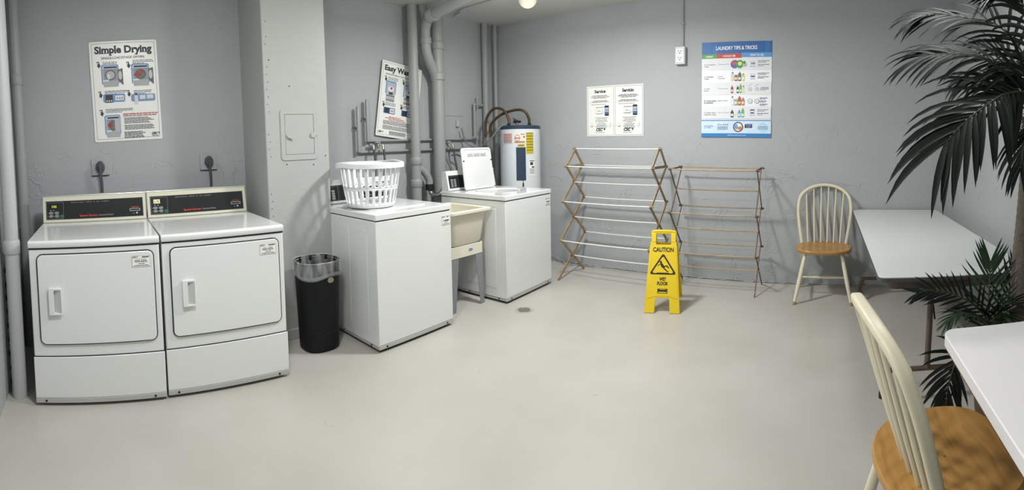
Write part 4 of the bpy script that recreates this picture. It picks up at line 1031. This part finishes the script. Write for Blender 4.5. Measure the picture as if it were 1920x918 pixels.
# ------------------------------------------------------------------ tables
BRN = mat('brown_steel', '5D5246', .45)
def far_table():
    t = thing('folding_table', 'white-topped folding table with brown steel legs along the right wall', 'table', (.245, 2.03, 0))
    W, L, zt = .757, 2.10, .737
    MB().prism(rrect(0, W, 0, L, .035), zt - .006, zt, mat('white_laminate', 'D9DDDA', .3, var=.01), lambda u, v, d: (u, v, d)).build('tabletop', t, bevel=.001)
    MB().ring(rrect(-.003, W + .003, -.003, L + .003, .038), rrect(.004, W - .004, .004, L - .004, .034), zt - .024, zt - .004, mat('grey_edge', '4A4B4A', .45), lambda u, v, d: (u, v, d)).build('edge_band', t, bevel=.002)
    MB().prism(rrect(.002, W - .002, .002, L - .002, .034), zt - .022, zt - .008, BRN, lambda u, v, d: (u, v, d)).build('underside', t)
    ap = MB().ring(rrect(.045, W - .045, .05, L - .05, .05), rrect(.06, W - .06, .065, L - .065, .04), zt - .075, zt - .022, BRN, lambda u, v, d: (u, v, d)).build('apron', t, bevel=.003)
    p = Print(); p.text("er'Boer", 0, 0, .018, 'B08A4A', w=.075); p.build('lettering', ap, (.47, .0495, zt - .058), FRONT)
    for k, y in enumerate((.26, L - .24)):
        l = MB().tube([(.292, y, .15), (.305, y, zt - .03)], .016, BRN, 14).build('leg', t)
        MB().tube(curve([(.062, y, .012), (.064, y, .09), (.09, y, .142), (.13, y, .15), (.62, y, .15), (.675, y, .142), (.703, y, .09), (.705, y, .012)], 5), .014, BRN, 12).build('foot_bar', l)
        for x in (.062, .705): MB().tube([(x, y, 0), (x, y, .03)], .017, RUBBER, 10).build('foot_cap', l)
        s = 1 if k == 0 else -1
        MB().tube([(.325, y, .42), (.345, y + s * .28, zt - .05)], .0045, RUBBER, 8).build('brace', l)
far_table()
def near_table():
    t = thing('white_table', 'thick white table cut off at the lower right, in front of the palm', 'table', (.378, -.12, 0))
    W, L, zt = .72, 1.545, .742
    MB().prism(rrect(0, W, 0, L, .05, 8), zt - .040, zt, mat('white_tabletop', 'E6E4E6', .35, var=.008), lambda u, v, d: (u, v, d)).build('tabletop', t, bevel=.003)
    MB().prism(rrect(.003, W - .003, .003, L - .003, .048, 8), zt - .047, zt - .040, mat('brown_edging', '5A3A2A', .5), lambda u, v, d: (u, v, d)).build('underside', t)
    for y in (.30, L - .30):
        MB().tube([(W / 2, y, .04), (W / 2, y, zt - .045)], .025, BRN, 16).build('leg', t)
        MB().box(.12, W - .08, y - .025, y + .025, 0, .045, BRN).build('foot_bar', t, bevel=.006)
near_table()

# ------------------------------------------------------------------ palm
LEAF = mat('dark_palm_leaf', '151D17', .6, var=.25, vscale=8, spec=.25)
LEAFY = mat('green_palm_leaf', '1F3620', .6, var=.25, vscale=8, spec=.3)
STEM = mat('palm_stem', '3A3F24', .5)
def frond(parent, pts, n, length, width, m, droop=.35, spread=62, seed=0, lift=.0, updir=(0, 0, 1), endl=.55):
    rnd = random.Random(seed); C = curve(pts, 8); N = len(C)
    mb = MB().tube(C, [.0065 * (1 - .75 * i / (N - 1)) for i in range(N)], STEM, 6)
    for i in range(n):
        f = .10 + .90 * i / (n - 1); x = f * (N - 1); k = min(int(x), N - 2); fr = x - k
        p = C[k].lerp(C[k + 1], fr); tg = (C[k + 1] - C[k]).normalized()
        side = tg.cross(Vector(updir)); side = side.normalized() if side.length > .01 else tg.orthogonal()
        upv = side.cross(tg).normalized()
        env = (.55 + .45 * math.sin(math.pi * min(1, f * 1.05 + .05))) if f < .6 else (1 - (1 - endl) * ((f - .6) / .4))
        for sg in (-1, 1):
            sp = R(spread * (1 - .62 * f) + rnd.uniform(-6, 6)); ln = length * env * rnd.uniform(.86, 1.1)
            d = (tg * math.cos(sp) + side * sg * math.sin(sp) + upv * (lift + rnd.uniform(-.08, .12))).normalized()
            q = p.copy(); S = 6; vs = []; wdir = None
            for j in range(S + 1):
                u = j / S
                w = width * (math.sin(math.pi * (u * .86 + .14)) ** .8 if u < 1 else 0) * .5
                wd = d.cross(upv); wd = wd.normalized() if wd.length > .01 else side
                fold = Vector((0, 0, 1)) * 0
                nrm = wd.cross(d).normalized()
                vs += [q - wd * w + nrm * w * .35, q.copy(), q + wd * w + nrm * w * .35]
                d = (d + Vector((0, 0, -1)) * droop * (.25 + u) / S * 2.2).normalized(); q = q + d * ln / S
            fs = []
            for j in range(S):
                a = j * 3; fs += [(a, a + 1, a + 4, a + 3), (a + 1, a + 2, a + 5, a + 4)]
            mb.add(vs, fs, m)
    return mb.build('frond', parent, smooth=60, fixn=False)

def palm():
    bx, by = .84, 1.82
    t = thing('potted_palm', 'tall artificial palm in a brown pot between the two tables', 'potted palm', (bx, by, 0))
    L = lambda pts: [(x - bx, y - by, z) for x, y, z in pts]
    pot = wood('wicker', '4A3826', '6B5338', (8, 8, 40), .8)
    MB().lathe([(.001, 0), (.16, 0), (.175, .02), (.205, .30), (.213, .315), (.205, .325), (.195, .31), (.19, .26)], pot, 40, fn=lambda r, z, a: (r * (1 + .012 * math.sin(20 * a) * (1 if int(z * 60) % 2 else -1)), z)).build('pot', t)
    rnd = random.Random(8); ms = MB(); mm = mat('moss_fibre', '5B4A30', .9, var=.3, vscale=50)
    ms.lathe([(.001, .33), (.10, .325), (.19, .285)], mm, 24)
    for i in range(420):
        a = rnd.uniform(0, 6.28); r = rnd.uniform(.02, .2); b_ = rnd.uniform(0, 6.28)
        p0 = Vector((r * math.cos(a), r * math.sin(a), .30 + rnd.uniform(0, .03))); p1 = p0 + Vector((math.cos(b_) * .04, math.sin(b_) * .04, rnd.uniform(-.02, .03)))
        ms.tube([p0, (p0 + p1) / 2 + Vector((0, 0, .02)), p1], .0018, mm, 4)
    ms.build('moss', t)
    # ringed trunk
    tr = [(.809, 1.820, .276), (.820, 1.820, .551), (.832, 1.830, .820), (.850, 1.840, 1.065), (.862, 1.850, 1.312), (.866, 1.860, 1.50)]
    C = curve(L(tr), 14); bark = mat('palm_bark', '6B6358', .85, bump=.9, scale=45, var=.3, vscale=18)
    rad = [(.047 - .010 * i / len(C)) * (1 + .10 * ((i * .5) % 1)) for i in range(len(C))]
    MB().tube(C, rad, bark, 20).build('trunk', t)
    fb = MB(); fm = mat('crown_fibre', '5E4E36', .9)
    for i in range(160):
        a = rnd.uniform(0, 6.28); z = rnd.uniform(1.28, 1.52); c = Vector((.862 - bx, 1.85 - by, z)); d = Vector((math.cos(a), math.sin(a), 0))
        fb.tube([c + d * .03, c + d * .055 + Vector((0, 0, .02)), c + d * rnd.uniform(.06, .09) + Vector((0, 0, rnd.uniform(-.05, .04)))], .002, fm, 4)
    fb.build('crown_fibre', t)
    F = {'F1': [(0.862, 1.860, 1.50), (0.848, 1.860, 1.62), (0.814, 1.860, 1.704), (0.688, 1.870, 1.750), (0.591, 1.880, 1.770), (0.488, 1.900, 1.769), (0.409, 1.920, 1.760)],
         'F2': [(0.866, 1.87, 1.52), (0.860, 1.900, 1.74), (0.805, 1.950, 1.873), (0.716, 2.000, 1.958), (0.605, 2.050, 1.980), (0.488, 2.100, 1.998), (0.43, 2.100, 1.985)],
         'F4': [(0.862, 1.85, 1.48), (0.85, 1.82, 1.58), (0.798, 1.800, 1.614), (0.700, 1.760, 1.595), (0.630, 1.720, 1.555), (0.55, 1.68, 1.50), (0.484, 1.650, 1.444), (0.425, 1.62, 1.38)],
         'F5': [(0.864, 1.850, 1.485), (0.835, 1.81, 1.44), (0.800, 1.78, 1.37), (0.775, 1.750, 1.28)],
         'F6': [(0.865, 1.850, 1.52), (0.86, 1.84, 1.80), (0.818, 1.820, 1.954), (0.733, 1.800, 2.029), (0.660, 1.800, 2.006)],
         'F7': [(0.866, 1.87, 1.50), (0.860, 1.950, 1.62), (0.799, 2.020, 1.690), (0.708, 2.100, 1.717), (0.63, 2.15, 1.69)],
         'F8': [(0.866, 1.87, 1.52), (0.88, 1.99, 1.72), (0.858, 2.100, 1.820), (0.771, 2.200, 1.886), (0.675, 2.28, 1.90)]}
    U = (-.42, -.91, 1.1)
    frond(t, L(F['F1']), 22, .30, .019, LEAF, .55, 60, 1, endl=.8, updir=U)
    frond(t, L(F['F2']), 20, .27, .018, LEAF, .55, 58, 2, endl=.8, updir=U)
    frond(t, L(F['F4']), 24, .35, .026, LEAF, .62, 64, 3, endl=.95, updir=(-.42, -.91, .5))
    frond(t, L(F['F5']), 14, .24, .016, LEAF, .9, 50, 4)
    frond(t, L(F['F6']), 18, .26, .021, LEAF, .8, 62, 5)
    frond(t, L(F['F7']), 16, .26, .017, LEAF, .75, 60, 6, updir=U)
    frond(t, L(F['F8']), 18, .26, .017, LEAF, .6, 60, 7, updir=U)
    # fronds on the side away from the room
    frond(t, L([(.87, 1.86, 1.52), (.90, 1.76, 1.76), (.90, 1.62, 1.88), (.88, 1.50, 1.88)]), 16, .20, .018, LEAF, .6, 50, 8)
    frond(t, L([(.87, 1.87, 1.52), (.90, 2.00, 1.74), (.90, 2.16, 1.82), (.90, 2.3, 1.78)]), 16, .20, .018, LEAF, .6, 50, 10)
    # low shoots growing from the pot
    G = {'G1': [(0.72, 1.800, 0.33), (0.69, 1.81, 0.562), (0.685, 1.820, 0.663), (0.693, 1.840, 0.777), (0.697, 1.850, 0.840)],
         'G2': [(0.73, 1.80, .33), (0.687, 1.800, 0.562), (0.622, 1.800, 0.664), (0.528, 1.800, 0.724), (0.437, 1.800, 0.748), (.38, 1.80, .740)],
         'G3': [(0.72, 1.78, .33), (0.679, 1.780, 0.571), (0.595, 1.720, 0.651), (0.516, 1.680, 0.690), (0.467, 1.650, 0.672)],
         'G4': [(0.74, 1.80, .33), (0.696, 1.800, 0.561), (0.720, 1.750, 0.673), (0.764, 1.720, 0.691), (0.814, 1.700, 0.659)],
         'G5': [(0.73, 1.78, .33), (0.687, 1.800, 0.562), (0.660, 1.700, 0.641), (0.680, 1.650, 0.680), (0.712, 1.620, 0.656)],
         'G6': [(0.70, 1.76, .33), (0.60, 1.70, 0.50), (0.528, 1.690, 0.510), (0.490, 1.670, 0.450), (0.470, 1.660, 0.367), (0.470, 1.660, 0.29)]}
    V = (-.42, -.91, 0)
    frond(t, L(G['G1']), 16, .185, .0115, LEAFY, -.15, 66, 11, updir=V, endl=.75)
    frond(t, L([(0.74, 1.800, 0.33), (0.76, 1.81, 0.562), (0.775, 1.820, 0.68), (0.80, 1.830, 0.80)]), 14, .16, .011, LEAF, -.05, 62, 21, updir=V, endl=.75)
    frond(t, L(G['G2']), 20, .13, .011, LEAF, .1, 62, 12, updir=(-.42, -.91, .5))
    frond(t, L(G['G3']), 18, .13, .011, LEAFY, .35, 55, 13)
    frond(t, L(G['G4']), 18, .14, .013, LEAF, .3, 55, 14)
    frond(t, L(G['G5']), 18, .15, .015, LEAFY, .3, 60, 15)
    frond(t, L(G['G6']), 18, .17, .015, LEAF, .45, 60, 16, updir=V)
palm()

# ------------------------------------------------------------------ floor drain
t = thing('floor_drain', 'small round metal floor drain in front of the farther washer', 'floor drain', (-2.13, 2.79, 0))
dm = mat('drain_metal', 'A8A59C', .5, .1)
g = MB().lathe([(.001, .001), (.066, .001), (.070, .0014), (.074, .0002)], dm, 28)
for i in range(-3, 4):
    for j in range(-3, 4):
        if abs(i) + abs(j) < 5: g.box(i * .0145 - .0034, i * .0145 + .0034, j * .0145 - .0050, j * .0145 + .0050, .0012, .0030, mat('slot_dark', '45443E', .8))
g.build('drain_plate', t, smooth=20)
# thin cable on the floor by the rack
tag(MB().tube(curve([(-3.0, 4.12, .10), (-2.8, 4.10, .14), (-2.62, 4.08, .10), (-2.55, 4.05, .03), (-2.40, 4.10, .012), (-2.25, 4.12, .01)], 8), .005, PIPEM, 8).build('floor_cable'), 'thin grey cable lying at the foot of the wall behind the tall rack', 'cable')
